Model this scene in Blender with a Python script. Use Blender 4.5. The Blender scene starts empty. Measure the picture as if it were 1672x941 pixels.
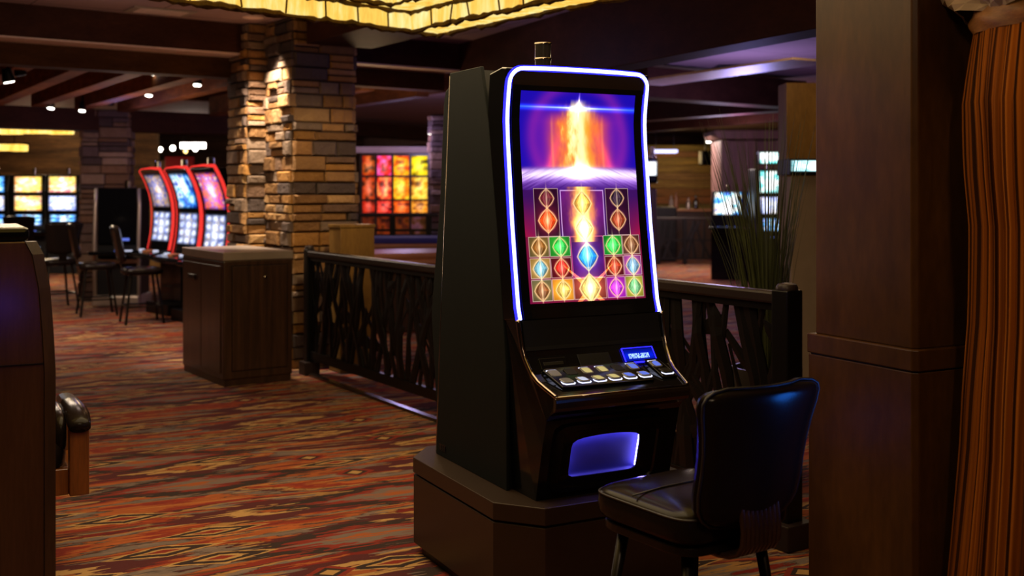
import bpy, math, random
import numpy as np
from mathutils import Vector, Matrix
C = bpy.context.scene.collection
random.seed(7)
PI = math.pi
F, CX, HY, H = 1800.0, 836.0, 308.0, 1.55          # focal length in px, principal column, horizon row, eye height
def U(px, py, d): return Vector(((px-CX)/F*d, d, H-(py-HY)/F*d))
def GX(px, d): return (px-CX)/F*d
def GZ(py, d): return H-(py-HY)/F*d
def fd(py): return H*F/(py-HY)
AX = Vector((.82, .572, 0)).normalized()            # the building's two directions
BX = Vector((.5476, -.8368, 0)).normalized()

# ------------------------------------------------------------------ materials
def lin(c):
    f = lambda v: v/12.92 if v <= .04045 else ((v+.055)/1.055)**2.4
    return tuple(f(x/255.) for x in c)
class NT:
    def __init__(s, name):
        s.m = bpy.data.materials.new(name); s.m.use_nodes = True
        s.t = s.m.node_tree; s.t.nodes.clear()
        s.out = s.t.nodes.new('ShaderNodeOutputMaterial')
    def n(s, typ, **kw):
        nd = s.t.nodes.new(typ)
        for k, v in kw.items(): setattr(nd, k, v)
        return nd
    def put(s, sock, v):
        if v is None: return
        if isinstance(v, bpy.types.NodeSocket): s.t.links.new(v, sock)
        elif isinstance(v, (tuple, list)) and len(v) == 3 and sock.type == 'RGBA': sock.default_value = (*v, 1)
        else: sock.default_value = v
    def math(s, op, a, b=None, c=None, clamp=False):
        nd = s.n('ShaderNodeMath', operation=op); nd.use_clamp = clamp
        s.put(nd.inputs[0], a); s.put(nd.inputs[1], b); s.put(nd.inputs[2], c)
        return nd.outputs[0]
    def mix(s, f, a, b, blend='MIX'):
        nd = s.n('ShaderNodeMix', data_type='RGBA', blend_type=blend)
        s.put(nd.inputs[0], f); s.put(nd.inputs[6], a); s.put(nd.inputs[7], b)
        return nd.outputs[2]
    def xyz(s, x, y, z=0.):
        nd = s.n('ShaderNodeCombineXYZ'); s.put(nd.inputs[0], x); s.put(nd.inputs[1], y); s.put(nd.inputs[2], z); return nd.outputs[0]
    def sep(s, v):
        nd = s.n('ShaderNodeSeparateXYZ'); s.put(nd.inputs[0], v); return nd.outputs
    def noise(s, vec, scale=1., detail=2., rough=.5, out=0):
        nd = s.n('ShaderNodeTexNoise'); s.put(nd.inputs['Vector'], vec)
        nd.inputs['Scale'].default_value = scale; nd.inputs['Detail'].default_value = detail; nd.inputs['Roughness'].default_value = rough
        return nd.outputs[out]
    def ramp(s, f, stops, mode='LINEAR'):
        nd = s.n('ShaderNodeValToRGB'); nd.color_ramp.interpolation = mode
        e = nd.color_ramp.elements
        while len(e) < len(stops): e.new(.5)
        for el, (p, c) in zip(e, stops): el.position = p; el.color = (*c, 1)
        s.put(nd.inputs[0], f); return nd.outputs[0]
    def coords(s, kind='Object'): return s.n('ShaderNodeTexCoord').outputs[kind]
    def pos(s): return s.n('ShaderNodeNewGeometry').outputs['Position']
    def scaled(s, vec, sc):
        nd = s.n('ShaderNodeMapping'); s.put(nd.inputs[0], vec); nd.inputs['Scale'].default_value = sc; return nd.outputs[0]
    def bump(s, h, strength=.3, dist=.01):
        nd = s.n('ShaderNodeBump'); nd.inputs['Strength'].default_value = strength; nd.inputs['Distance'].default_value = dist
        s.put(nd.inputs['Height'], h); return nd.outputs[0]
    def bsdf(s, col, rough=.5, metal=0., coat=0., normal=None, spec=.5, em=None, es=0., trans=0., sheen=0.):
        b = s.n('ShaderNodeBsdfPrincipled')
        s.put(b.inputs['Base Color'], col); s.put(b.inputs['Roughness'], rough); s.put(b.inputs['Metallic'], metal)
        s.put(b.inputs['Coat Weight'], coat); b.inputs['Coat Roughness'].default_value = .12
        s.put(b.inputs['Specular IOR Level'], spec); s.put(b.inputs['Transmission Weight'], trans); s.put(b.inputs['Sheen Weight'], sheen)
        if normal is not None: s.put(b.inputs['Normal'], normal)
        if em is not None: s.put(b.inputs['Emission Color'], em); s.put(b.inputs['Emission Strength'], es)
        s.t.links.new(b.outputs[0], s.out.inputs[0]); return s.m
    def emit(s, col, st):
        e = s.n('ShaderNodeEmission'); s.put(e.inputs[0], col); s.put(e.inputs[1], st)
        s.t.links.new(e.outputs[0], s.out.inputs[0]); return s.m

def plain(name, c, rough=.5, metal=0., coat=0., bs=0., bsc=200., spec=.5, var=.15):
    t = NT(name); v = t.coords()
    n = t.noise(v, 9., 3.)
    c = lin(c)
    col = t.mix(n, tuple(x*(1-var) for x in c), tuple(min(1, x*(1+var)) for x in c))
    nm = t.bump(t.noise(v, bsc, 2.), bs, .002) if bs else None
    return t.bsdf(col, rough, metal, coat, nm, spec)
def wood(name, c1, c2, sc=(6, 6, .7), rough=.4, coat=.2, plank=0., bs=.15, spec=.4):
    t = NT(name); v = t.coords()
    w = t.scaled(v, sc)
    n = t.noise(w, 3., 5., .6); n2 = t.noise(t.scaled(v, tuple(8*x for x in sc)), 3., 3.)
    f = t.math('ADD', t.math('MULTIPLY', n, .75), t.math('MULTIPLY', n2, .25))
    col = t.ramp(f, [(.3, lin(c1)), (.5, lin(tuple((a+b)/2 for a, b in zip(c1, c2)))), (.7, lin(c2))])
    return t.bsdf(col, rough, 0., coat, t.bump(n2, bs, .002), spec)
def glow(name, c, st, linear=False):
    t = NT(name); return t.emit(c if linear else lin(c), st)

M = {}
M['black'] = plain('black_powder_coat', (19, 22, 23), .6, bs=.25, bsc=400., spec=.1)
M['gloss'] = plain('black_gloss_plastic', (12, 12, 14), .12, coat=.1, spec=.2)
M['panel'] = plain('black_satin_plastic', (19, 19, 22), .4, spec=.25)
M['chrome'] = plain('dark_chrome', (150, 138, 125), .14, 1.)
M['bronze'] = plain('dark_bronze_trim', (62, 52, 48), .22, .7, .4)
M['pedestal'] = plain('bronze_laminate', (52, 39, 32), .4, .35, .0, bs=.1, bsc=600.)
M['led'] = glow('led_white_blue', (.55, .60, 1.), 3.6, True)
M['ledge'] = glow('led_blue_edge', (.012, .01, 1.), 5., True)
M['blueled'] = glow('blue_led', (.34, .28, 1.), 80., True)
M['glassdark'] = plain('smoked_glass', (38, 34, 30), .05, .3, 1.)
M['leather'] = plain('dark_brown_leather', (26, 20, 18), .20, bs=.06, bsc=120., spec=.1)
M['leather_seam'] = plain('leather_piping', (28, 22, 20), .45)
M['legmetal'] = plain('dark_metal_leg', (30, 25, 22), .35, .6)
M['darkwood'] = wood('dark_walnut', (38, 24, 17), (66, 42, 29), rough=.38)
M['cabwood'] = wood('cabinet_walnut', (38, 24, 16), (74, 48, 33), (9, 9, .4), .35, .3)
M['colwood'] = wood('column_veneer', (50, 30, 12), (77, 48, 20), (1.6, 1.6, .5), .34, 0., bs=.08, spec=.16)
M['backwood'] = wood('machine_back_laminate', (66, 42, 30), (88, 58, 42), (5, 5, .5), .16, .3, bs=.03)
M['armwood'] = wood('chair_oak', (92, 50, 18), (136, 78, 30), (10, 10, .8), .4, .2)
M['beam'] = wood('stained_beam', (46, 24, 16), (72, 40, 27), (.8, .8, 2.), .6, 0., spec=.08)
M['underbeam'] = wood('brown_timber_beam', (56, 34, 18), (84, 54, 30), (.8, .8, 3.), .7, 0., spec=.05)
M['boards'] = wood('ceiling_boards', (58, 34, 22), (112, 70, 42), (.9, .9, 4.), .9, 0., spec=0.)
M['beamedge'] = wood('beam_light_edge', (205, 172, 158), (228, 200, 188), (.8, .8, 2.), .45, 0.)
M['joist'] = wood('rough_timber', (88, 52, 30), (150, 92, 54), (1.2, 1.2, 5.), .7, 0., spec=.12)
M['plankwall'] = wood('reclaimed_planks', (60, 42, 26), (150, 108, 64), (.35, .35, 4.), .7, 0.)
M['farwood'] = wood('far_column_wood', (86, 60, 56), (120, 84, 78), (5, 5, .5), .5, 0.)
M['postwood'] = wood('honey_post_wood', (104, 74, 32), (140, 104, 50), (2, 2, .6), .5, .1)
M['steel'] = plain('brushed_steel', (176, 160, 148), .38, .6)
M['iron'] = plain('black_iron', (20, 17, 16), .4, .5)
M['railwood'] = plain('dark_handrail', (42, 32, 31), .38, 0., .05, spec=.25)
M['whitebulb'] = glow('bulb', (1., .93, .8), 14., True)
M['warmbulb'] = glow('warm_bulb', (1., .6, .2), 5., True)
M['sign_red'] = plain('red_fascia', (170, 18, 20), .5)
M['redled'] = glow('red_led', (1., .045, .035), 1.0, True)
M['purpleled'] = glow('pale_violet_lamp', (.6, .6, 1.), 2.2, True)
M['plantleaf'] = plain('reed_leaf', (54, 58, 26), .5, var=.5)
M['pot'] = plain('charcoal_planter', (52, 44, 42), .5)
M['beige'] = plain('beige_paint', (150, 132, 118), .6)
M['mortar'] = plain('mortar', (52, 40, 30), .9)
M['white'] = plain('white_mark', (150, 150, 150), .5)
M['felt'] = plain('blue_felt', (40, 36, 110), .8)
M['tablewood'] = plain('table_rail_wood', (150, 96, 62), .4)
M['btn_grey'] = plain('button_cap_grey', (110, 112, 124), .25, coat=.5)
M['btn_white'] = glow('button_lit_white', (.75, .78, 1.), .8, True)
M['btn_yellow'] = glow('button_lit_yellow', (.75, .6, .22), .8, True)
M['btn_blue'] = glow('button_lit_blue', (.16, .24, .95), .8, True)
M['btn_rim'] = glow('button_rim_light', (.72, .74, 1.), 1.6, True)
M['rock'] = plain('carved_stone', (150, 128, 110), .9, bs=.8, bsc=14., var=.4)
M['band'] = wood('wrapped_band', (96, 58, 26), (150, 96, 46), (2, 2, 9.), .6, 0.)

def stone_mat():
    t = NT('stacked_stone')
    a = t.n('ShaderNodeAttribute', attribute_name='Col').outputs['Color']
    v = t.coords()
    n = t.noise(v, 14., 5., .65); n2 = t.noise(v, 60., 3.)
    col = t.mix(t.math('MULTIPLY', n, .75), a, t.mix(1., a, (.42, .36, .32), 'MULTIPLY'))
    return t.bsdf(col, .85, 0, 0, t.bump(t.math('ADD', n, t.math('MULTIPLY', n2, .35)), .9, .03), .3)
M['stone'] = stone_mat()
def screen_mat(name='lit_screen', st=1.25):
    t = NT(name)
    a = t.n('ShaderNodeAttribute', attribute_name='Col').outputs['Color']
    return t.emit(a, st)
M['screen'] = screen_mat(); M['screen_bright'] = screen_mat('bright_screen', 2.)

def carpet_mat():
    t = NT('ikat_carpet')
    x, y, z = t.sep(t.pos())
    ca, sa = math.cos(math.radians(27.46)), math.sin(math.radians(27.46))
    p = t.math('ADD', t.math('MULTIPLY', x, ca), t.math('MULTIPLY', y, sa))
    q = t.math('ADD', t.math('MULTIPLY', x, -sa), t.math('MULTIPLY', y, ca))
    sc = lambda a, k: t.math('MULTIPLY', a, k)
    warp = t.math('SUBTRACT', t.noise(t.xyz(sc(p, .5), sc(q, .8)), 1., 2.), .5)
    q2 = t.math('ADD', q, sc(warp, .16))
    band = t.noise(t.xyz(sc(p, .22), sc(q2, 1.5), 3.3), 2., 2., .5)
    streak = t.math('SUBTRACT', t.noise(t.xyz(sc(p, 2.2), sc(q2, 16.), 1.), 1.4, 4., .6), .5)
    fine = t.noise(t.xyz(sc(p, 3.), sc(q2, 60.), 5.), 1., 3.)
    f = t.math('ADD', band, sc(streak, .16))
    mar, red, ora, tau, gol, dar = (lin(c) for c in ((84, 42, 46), (130, 50, 42), (156, 86, 50), (116, 101, 98), (158, 118, 74), (58, 46, 46)))
    red2, ora2, tau2 = (lin(c) for c in ((116, 40, 36), (146, 64, 38), (92, 80, 80)))
    col = t.ramp(f, [(.0, tau2), (.30, mar), (.34, red2), (.365, gol), (.385, tau), (.415, tau2), (.425, ora), (.45, red), (.475, ora2), (.495, gol),
                     (.512, mar), (.53, tau), (.555, tau2), (.565, ora), (.595, red), (.62, mar), (.64, gol), (.665, tau), (.70, red2), (.75, ora)], 'CONSTANT')
    dk_line = None
    for pos in (.34, .365, .425, .495, .53, .565, .64, .70):
        l = t.math('LESS_THAN', t.math('ABSOLUTE', t.math('SUBTRACT', f, pos)), .0022)
        dk_line = l if dk_line is None else t.math('MAXIMUM', dk_line, l)
    col = t.mix(sc(dk_line, .8), col, lin((52, 36, 36)))
    mott = t.noise(t.xyz(sc(p, 6.), sc(q2, 26.), 4.), 1., 3.)
    col = t.mix(t.math('MULTIPLY', t.math('GREATER_THAN', mott, .57), .45), col, t.mix(1., col, (1.5, 1.35, 1.2), 'MULTIPLY'))
    line = t.math('GREATER_THAN', t.noise(t.xyz(sc(p, .9), sc(q2, 30.), 9.), 1., 2.), .63)
    col = t.mix(sc(line, .65), col, dar)
    line2 = t.math('GREATER_THAN', t.noise(t.xyz(sc(p, 1.2), sc(q2, 34.), 19.), 1., 2.), .66)
    col = t.mix(sc(line2, .7), col, lin((196, 150, 92)))
    def motif(col, Lp, Lq, seed, kp, kq, thr, jag, rings):
        r = t.math('FLOOR', t.math('DIVIDE', q2, Lq))
        wn = t.n('ShaderNodeTexWhiteNoise', noise_dimensions='2D'); t.put(wn.inputs['Vector'], t.xyz(r, seed))
        pp = t.math('ADD', t.math('DIVIDE', p, Lp), sc(wn.outputs['Value'], 7.))
        c = t.math('FLOOR', pp)
        w2 = t.n('ShaderNodeTexWhiteNoise', noise_dimensions='3D'); t.put(w2.inputs['Vector'], t.xyz(r, c, seed))
        lp = t.math('SUBTRACT', t.math('FRACT', pp), .5); lq = t.math('SUBTRACT', t.math('FRACT', t.math('DIVIDE', q2, Lq)), .5)
        j = sc(t.math('SUBTRACT', t.noise(t.xyz(sc(p, 5.), sc(q2, 48.), seed), 1., 2.), .5), jag)
        d = t.math('ADD', t.math('ADD', sc(t.math('ABSOLUTE', lp), kp), sc(t.math('ABSOLUTE', lq), kq)), j)
        on = t.math('GREATER_THAN', w2.outputs['Value'], thr)
        for lo, hi, cc in rings:
            k = t.math('MULTIPLY', t.math('MULTIPLY', t.math('GREATER_THAN', d, lo), t.math('LESS_THAN', d, hi)), on)
            col = t.mix(k, col, cc)
        return col
    tan = lin((178, 140, 92))
    col = motif(col, 1.5, .50, 2.7, 2.4, 2.5, .30, .9, [(-1, .20, ora), (.20, .28, mar), (.28, .50, tan), (.50, .95, mar)])
    col = motif(col, 1.9, .62, 8.1, 2.3, 2.6, .42, 1., [(-1, .16, ora), (.16, .42, tau), (.42, .62, red), (.62, .9, dar)])
    col = motif(col, .62, .19, 5.2, 2.4, 2.4, .72, .35, [(-1, .3, red), (.3, .5, tan), (.5, .85, dar), (.85, 1., tan)])
    col = motif(col, .95, .145, 12.2, 7.5, 1.4, .86, .1, [(-1, .35, tan), (.35, .6, dar), (.6, .9, red)])
    col = t.mix(sc(fine, .35), col, t.mix(1., col, (.45, .42, .4), 'MULTIPLY'))
    nb = t.noise(t.pos(), 350., 2.)
    return t.bsdf(col, .95, 0, 0, t.bump(nb, .5, .004), .1, sheen=.0)
M['carpet'] = carpet_mat()

def ceiling_mat():
    t = NT('ceiling_tiles')
    x, y, z = t.sep(t.pos())
    s = None
    for d in (AX, BX):
        c = t.math('ADD', t.math('MULTIPLY', x, d.x), t.math('MULTIPLY', y, d.y))
        fr = t.math('FRACT', t.math('DIVIDE', c, .95))
        l = t.math('LESS_THAN', fr, .012)
        s = l if s is None else t.math('MAXIMUM', s, l)
    col = t.mix(s, lin((150, 120, 118)), lin((70, 52, 52)))
    return t.bsdf(col, .8)
M['ceiling'] = ceiling_mat()
def lantern_mat(name='lantern_fabric', st=1.15):
    t = NT(name)
    v = t.coords()
    n = t.noise(t.scaled(v, (2.6, 2.6, .5)), 4.5, 5., .6); n2 = t.noise(v, 1.3, 2.)  # stretched noise puts dark crease streaks into the emission colour
    col = t.ramp(t.math('ADD', t.math('MULTIPLY', n, .7), t.math('MULTIPLY', n2, .3)), [(.3, lin((226, 148, 36))), (.5, lin((252, 204, 92))), (.66, lin((255, 240, 170)))])
    return t.emit(col, st)
M['lantern'] = lantern_mat(); M['lantern_far'] = lantern_mat('far_lantern_fabric', 1.9)
M['lanternrim'] = wood('lantern_bark_trim', (50, 34, 8), (104, 74, 16), (4, 4, 4), .8, 0.)
def curtain_mat():
    t = NT('striped_reed_curtain')
    a = t.n('ShaderNodeAttribute', attribute_name='Col').outputs['Color']
    n = t.noise(t.scaled(t.coords(), (30, 30, .5)), 2., 3.)
    return t.bsdf(t.mix(t.math('MULTIPLY', n, .5), a, t.mix(1., a, (.35, .3, .3), 'MULTIPLY')), .8, 0, 0, t.bump(n, .3, .004), .05)
M['curtain'] = curtain_mat()

# ------------------------------------------------------------------ mesh helpers
class MB:
    def __init__(s): s.v = []; s.f = []; s.mi = []; s.col = None
    def add(s, vs, fs, mi=0):
        b = len(s.v); s.v += [tuple(x) for x in vs]
        s.f += [tuple(b+i for i in f) for f in fs]; s.mi += [mi]*len(fs); return s
    def hexa(s, p, mi=0):       # p: 4 bottom ccw, 4 top ccw
        return s.add(p, [(3, 2, 1, 0), (4, 5, 6, 7), (0, 1, 5, 4), (1, 2, 6, 5), (2, 3, 7, 6), (3, 0, 4, 7)], mi)
    def box(s, x0, x1, y0, y1, z0, z1, mi=0):
        return s.hexa([(x0, y0, z0), (x1, y0, z0), (x1, y1, z0), (x0, y1, z0), (x0, y0, z1), (x1, y0, z1), (x1, y1, z1), (x0, y1, z1)], mi)
    def bar(s, a, b, w, h, up=Vector((0, 0, 1)), mi=0):   # rectangular bar between two points
        a, b = Vector(a), Vector(b); d = (b-a).normalized()
        sd = d.cross(up).normalized()*w/2; u = sd.cross(d).normalized()*h/2
        return s.hexa([a-sd-u, a+sd-u, b+sd-u, b-sd-u, a-sd+u, a+sd+u, b+sd+u, b-sd+u], mi)
    def prism(s, prof, f0, f1, mi=0):   # prof: list of 2d points; f0,f1 map a 2d point to 3d at either end
        n = len(prof); vs = [f0(*p) for p in prof]+[f1(*p) for p in prof]
        fs = [tuple(range(n-1, -1, -1)), tuple(range(n, 2*n))]+[(i, (i+1) % n, n+(i+1) % n, n+i) for i in range(n)]
        return s.add(vs, fs, mi)
    def vprism(s, pts, z0, z1, mi=0):
        return s.prism(pts, lambda x, y: (x, y, z0), lambda x, y: (x, y, z1), mi)
    def sweep(s, path, r, n=8, sx=1., sy=1., up=Vector((0, 0, 1)), mi=0, cap=True):
        path = [Vector(p) for p in path]; rs = r if isinstance(r, (list, tuple)) else [r]*len(path)
        vs = []; N = None
        for i, p in enumerate(path):
            t = (path[min(i+1, len(path)-1)]-path[max(i-1, 0)]).normalized()
            if N is None:
                N = up.cross(t)
                if N.length < 1e-4: N = Vector((1, 0, 0)).cross(t)
                N.normalize()
            else:
                N = (N-t*N.dot(t)).normalized()
            B = t.cross(N)
            for k in range(n):
                a = 2*PI*(k+.5)/n
                vs.append(p+N*(math.cos(a)*rs[i]*sx)+B*(math.sin(a)*rs[i]*sy))
        fs = []
        for i in range(len(path)-1):
            for k in range(n):
                fs.append((i*n+k, i*n+(k+1) % n, (i+1)*n+(k+1) % n, (i+1)*n+k))
        if cap: fs += [tuple(range(n-1, -1, -1)), tuple((len(path)-1)*n+k for k in range(n))]
        return s.add(vs, fs, mi)
    def lathe(s, prof, c=(0, 0, 0), n=20, mi=0):
        vs = []
        for r, z in prof:
            for k in range(n):
                a = 2*PI*k/n; vs.append((c[0]+r*math.cos(a), c[1]+r*math.sin(a), c[2]+z))
        fs = []; m = len(prof)
        for i in range(m-1):
            for k in range(n): fs.append((i*n+k, i*n+(k+1) % n, (i+1)*n+(k+1) % n, (i+1)*n+k))
        fs += [tuple(range(n-1, -1, -1)), tuple((m-1)*n+k for k in range(n))]
        return s.add(vs, fs, mi)
    def grid(s, fn, nu, nv, mi=0, flip=False):
        vs = [fn(i/nu, j/nv) for j in range(nv+1) for i in range(nu+1)]
        fs = []
        for j in range(nv):
            for i in range(nu):
                a = j*(nu+1)+i; q = (a, a+1, a+nu+2, a+nu+1)
                fs.append(q[::-1] if flip else q)
        return s.add(vs, fs, mi)
    def cushion(s, c, r, e1=.4, e2=.6, nu=40, nv=16, mi=0):   # superellipsoid
        sg = lambda x, e: math.copysign(abs(x)**e, x)
        def fn(u, v):
            a = u*2*PI; b = (v-.5)*PI
            return (c[0]+r[0]*sg(math.cos(b), e2)*sg(math.cos(a), e1), c[1]+r[1]*sg(math.cos(b), e2)*sg(math.sin(a), e1), c[2]+r[2]*sg(math.sin(b), e2))
        return s.grid(fn, nu, nv, mi)
    def build(s, name, mats, parent=None, smooth=False, bevel=0., seg=2, loc=None, rot=None, colors=None):
        me = bpy.data.meshes.new(name)
        me.from_pydata(s.v, [], s.f)
        if not isinstance(mats, (list, tuple)): mats = [mats]
        for m in mats: me.materials.append(M[m] if isinstance(m, str) else m)
        if len(mats) > 1: me.polygons.foreach_set('material_index', s.mi)
        if smooth is True: me.polygons.foreach_set('use_smooth', [True]*len(s.f))
        if colors is not None:
            at = me.color_attributes.new('Col', 'FLOAT_COLOR', 'POINT')
            at.data.foreach_set('color', np.asarray(colors, dtype=np.float32).ravel())
        me.validate(); me.update()
        o = bpy.data.objects.new(name, me); C.objects.link(o)
        if smooth == 'auto':
            me.polygons.foreach_set('use_smooth', [True]*len(me.polygons)); me.set_sharp_from_angle(angle=.6)
        if parent: o.parent = parent
        if loc is not None: o.location = loc
        if rot is not None: o.rotation_euler = (0, 0, rot)
        if bevel:
            b = o.modifiers.new('edge', 'BEVEL'); b.width = bevel; b.segments = seg; b.limit_method = 'ANGLE'; b.angle_limit = .6
        return o
def tag(o, label, cat, group=None, kind=None):
    o['label'] = label; o['category'] = cat
    if group: o['group'] = group
    if kind: o['kind'] = kind
    return o
def thing(name, label, cat, loc=(0, 0, 0), rot=0., group=None, kind=None):
    o = bpy.data.objects.new(name, None); C.objects.link(o)
    o.location = loc; o.rotation_euler = (0, 0, rot); o.empty_display_size = .1
    return tag(o, label, cat, group, kind)
def copy_tree(o, parent=None):
    c = o.copy(); C.objects.link(c)
    if parent: c.parent = parent
    for ch in list(o.children): copy_tree(ch, c)
    return c

# ------------------------------------------------------------------ painted screens
def srgb2lin(a):
    a = np.clip(a, 0, 1); return np.where(a <= .04045, a/12.92, ((a+.055)/1.055)**2.4)
def vnoise(x, y, seed):
    rs = np.random.RandomState(seed); T = rs.rand(64, 64)
    xi = np.floor(x).astype(int); yi = np.floor(y).astype(int); fx = x-xi; fy = y-yi
    fx = fx*fx*(3-2*fx); fy = fy*fy*(3-2*fy)
    g = lambda i, j: T[i % 64, j % 64]
    return (g(xi, yi)*(1-fx)+g(xi+1, yi)*fx)*(1-fy)+(g(xi, yi+1)*(1-fx)+g(xi+1, yi+1)*fx)*fy
def fbm(x, y, seed): return .55*vnoise(x, y, seed)+.3*vnoise(x*2.1, y*2.1, seed+1)+.15*vnoise(x*4.3, y*4.3, seed+2)
def screen_part(name, fn, paint, nx, ny, parent, label=None, mat='screen'):
    """fn(u,v)->3d point, v=0 at the top; paint(X,Y)->srgb array"""
    xs = np.linspace(0, 1, nx+1); ys = np.linspace(0, 1, ny+1)
    X, Y = np.meshgrid(xs, ys)
    col = srgb2lin(paint(X, Y)).reshape(-1, 3)
    col = np.concatenate([col, np.ones((len(col), 1))], 1)
    mb = MB(); mb.grid(lambda u, v: fn(u, v), nx, ny, flip=True)
    o = mb.build(name, mat, parent, colors=col)
    if label: o['label'] = label
    return o
def paint_main(X, Y):
    c = np.zeros(X.shape+(3,))
    def mixc(mask, rgb):
        m = np.clip(mask, 0, 1)[..., None]; c[:] = c*(1-m)+np.array(rgb)*m
    def addc(mask, rgb): c[:] = c+np.clip(mask, 0, 3)[..., None]*np.array(rgb)
    dx = X-.5
    n = fbm(X*9, Y*13, 3); n2 = fbm(X*16+40, Y*11+7, 21); n3 = fbm(X*34+3, Y*22, 33)
    fx = dx+.10*(n2-.5)+.05*(n3-.5)
    # sky part
    mixc(np.ones_like(X), (.10, .04, .62))
    mixc(np.exp(-(dx/.36)**4)*np.clip((Y-.04)/.10, 0, 1), (.55, .12, .62))
    ring = np.exp(-((np.hypot(dx*.9, (Y-.22)*1.35)-.36)/.05)**2); mixc(ring*.5, (.62, .14, .60))
    mixc(np.exp(-(dx/.26)**6)*np.clip((Y-.09)/.06, 0, 1)*(.45+.6*n), (.90, .36, .22))
    mixc(np.exp(-(fx/.16)**4)*np.clip((Y-.05)/.05, 0, 1)*(.45+.8*n2), (1., .62, .18))
    mixc((np.exp(-((dx-.21)/.012)**2)+np.exp(-((dx+.23)/.012)**2))*np.clip((Y-.1)/.05, 0, 1)*.35, (1., .6, .35))
    mixc(np.exp(-(fx/(.05+.07*n3))**4)*np.clip((Y-.03)/.05, 0, 1)*(.55+.8*n3), (1., .90, .52))
    mixc(np.exp(-(fx/.045)**2)*np.clip((Y-.03)/.05, 0, 1)*(.3+.8*n2), (1., .98, .82))
    addc(np.exp(-((Y-.075)/.012)**2)*.7, (.05, .35, 1.)); addc(np.exp(-((Y-.073)/.004)**2)*np.exp(-(dx/.4)**2), (.5, .6, 1.))
    for s in (-1, 1):
        addc(np.exp(-((dx*s-.12-(Y-.12)*.6)/.04)**2)*np.clip((Y-.16)*5, 0, 1)*(Y < .37)*.35, (1., .25, .1))
    addc(np.exp(-(np.hypot(dx*2.4, (Y-.06)*2.2)/.055)**2)*.7, (1, .9, .7))
    addc((np.abs(dx) < .006)*np.exp(-((Y-.06)/.045)**2)*.8, (1, .9, .8))
    # burst
    low = Y > .36+.03*np.abs(dx)
    k = np.clip((Y-.355)/.02, 0, 1)
    st = .6*fbm(X*5+3, Y*80-np.abs(dx)*26, 9)+.55*fbm(X*3+9, Y*130-np.abs(dx)*34, 19)
    mixc(k, (.22, .06, .42))
    mixc(k*np.exp(-((Y-.395-.05*dx*dx)/.045)**2)*np.clip(-.25+1.9*st, 0, 1), (.78, .56, 1.)); mixc(k*np.exp(-((Y-.385-.03*np.abs(dx))/.02)**2)*np.clip(-.4+2.2*st, 0, 1), (.95, .88, 1.))
    mixc(np.exp(-((Y-.385)/.022)**2)*np.exp(-(dx/.30)**2)*1.25, (1., .96, 1.))
    addc(np.exp(-(np.hypot(dx*1.3, (Y-.385)*3.5)/.12)**2), (1, 1, 1))
    # reel backdrop
    rb = Y > .47
    mixc(rb*1., (.22, .06, .34)); mixc(rb*np.clip((Y-.50)/.2, 0, 1)*np.clip(np.abs(dx)*2.4-.6, 0, 1), (.85, .08, .16))
    mixc((Y > .69)*1., (.42, .05, .20))
    def cell(x0, x1, y0, y1, bg, border=(.85, .72, .70), bw=.005, grad=0.):
        ins = (X > x0)*(X < x1)*(Y > y0)*(Y < y1)
        if bg is not None:
            sh = .75+.5*n-.35*np.hypot((X-(x0+x1)/2)/(x1-x0), (Y-(y0+y1)/2)/(y1-y0))
            c[:] = np.where(ins[..., None] > 0, np.array(bg)*sh[..., None], c)
        ed = ins*((X < x0+bw)+(X > x1-bw)+(Y < y0+bw*.62)+(Y > y1-bw*.62) > 0)
        mixc(ed*.75, border)
    cell(.085, .295, .462, .69, (.20, .04, .16)); cell(.705, .915, .462, .69, (.20, .05, .18))
    cell(.31, .69, .47, .70, (.42, .10, .48), (.85, .7, .95), .009)
    cell(.375, .66, .69, .89, (.34, .06, .42), (.8, .3, .5), .008)
    rows = (.69, .79, .89, .995); cols = (.02, .195, .375, .66, .83, .99)
    bgs = {(0, 0): (.42, .34, .18), (0, 1): (.12, .55, .14), (0, 3): (.10, .56, .14), (0, 4): (.36, .18, .16),
           (1, 0): (.72, .52, .22), (1, 1): (.36, .05, .10), (1, 3): (.34, .05, .09), (1, 4): (.62, .22, .55),
           (2, 0): (.46, .42, .26), (2, 1): (.95, .60, .16), (2, 2): (.55, .16, .16), (2, 3): (.62, .12, .66), (2, 4): (.62, .56, .16)}
    for (r, q), bg in bgs.items(): cell(cols[q], cols[q+1]-.004, rows[r], rows[r+1]-.004, bg)
    # light column through the middle
    v = (Y > .455)*(Y < .72)
    mixc(v*np.exp(-(fx/.105)**4)*(.5+.7*n2), (1., .58, .16)); mixc(v*np.exp(-(fx/.06)**2)*(.35+.9*n3), (1., .92, .60))
    def gem(cx, cy, r, rgb, glow=.5, hot=.8):
        ax = np.abs(X-cx)/(r*.80); ay = np.abs(Y-cy)/(r*.60)
        d = ax**1.15+ay**1.15
        mixc((d < 1)*.85, tuple(.32*x for x in rgb))
        f = fbm((X-cx)*30+5, (Y-cy)*30+5, int(cx*90+cy*50))
        mixc((d < .82)*np.clip(-.1+1.5*f, 0, 1), rgb); mixc((d < .82)*(X > cx)*(Y > cy)*.45, tuple(.3*x for x in rgb))
        mixc(np.exp(-((np.abs(X-cx)/(r*.80)*2.1+np.abs(Y-cy)/(r*.60)-1)/.09)**2)*.5, tuple(min(1, .4+.7*x) for x in rgb))
        mixc(np.exp(-(np.hypot((X-cx)/(r*.24), (Y-cy)/(r*.28)))**2)*hot, tuple(min(1, .55+.6*x) for x in rgb))
        mixc(np.exp(-((d-1.0)/.07)**2)*.8, (1., .82, .55))
        mixc(np.exp(-((np.hypot((X-cx)*1.0, (Y-cy)*1.5)-r*.72)/.006)**2)*.45, (1., .8, .6))
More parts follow.
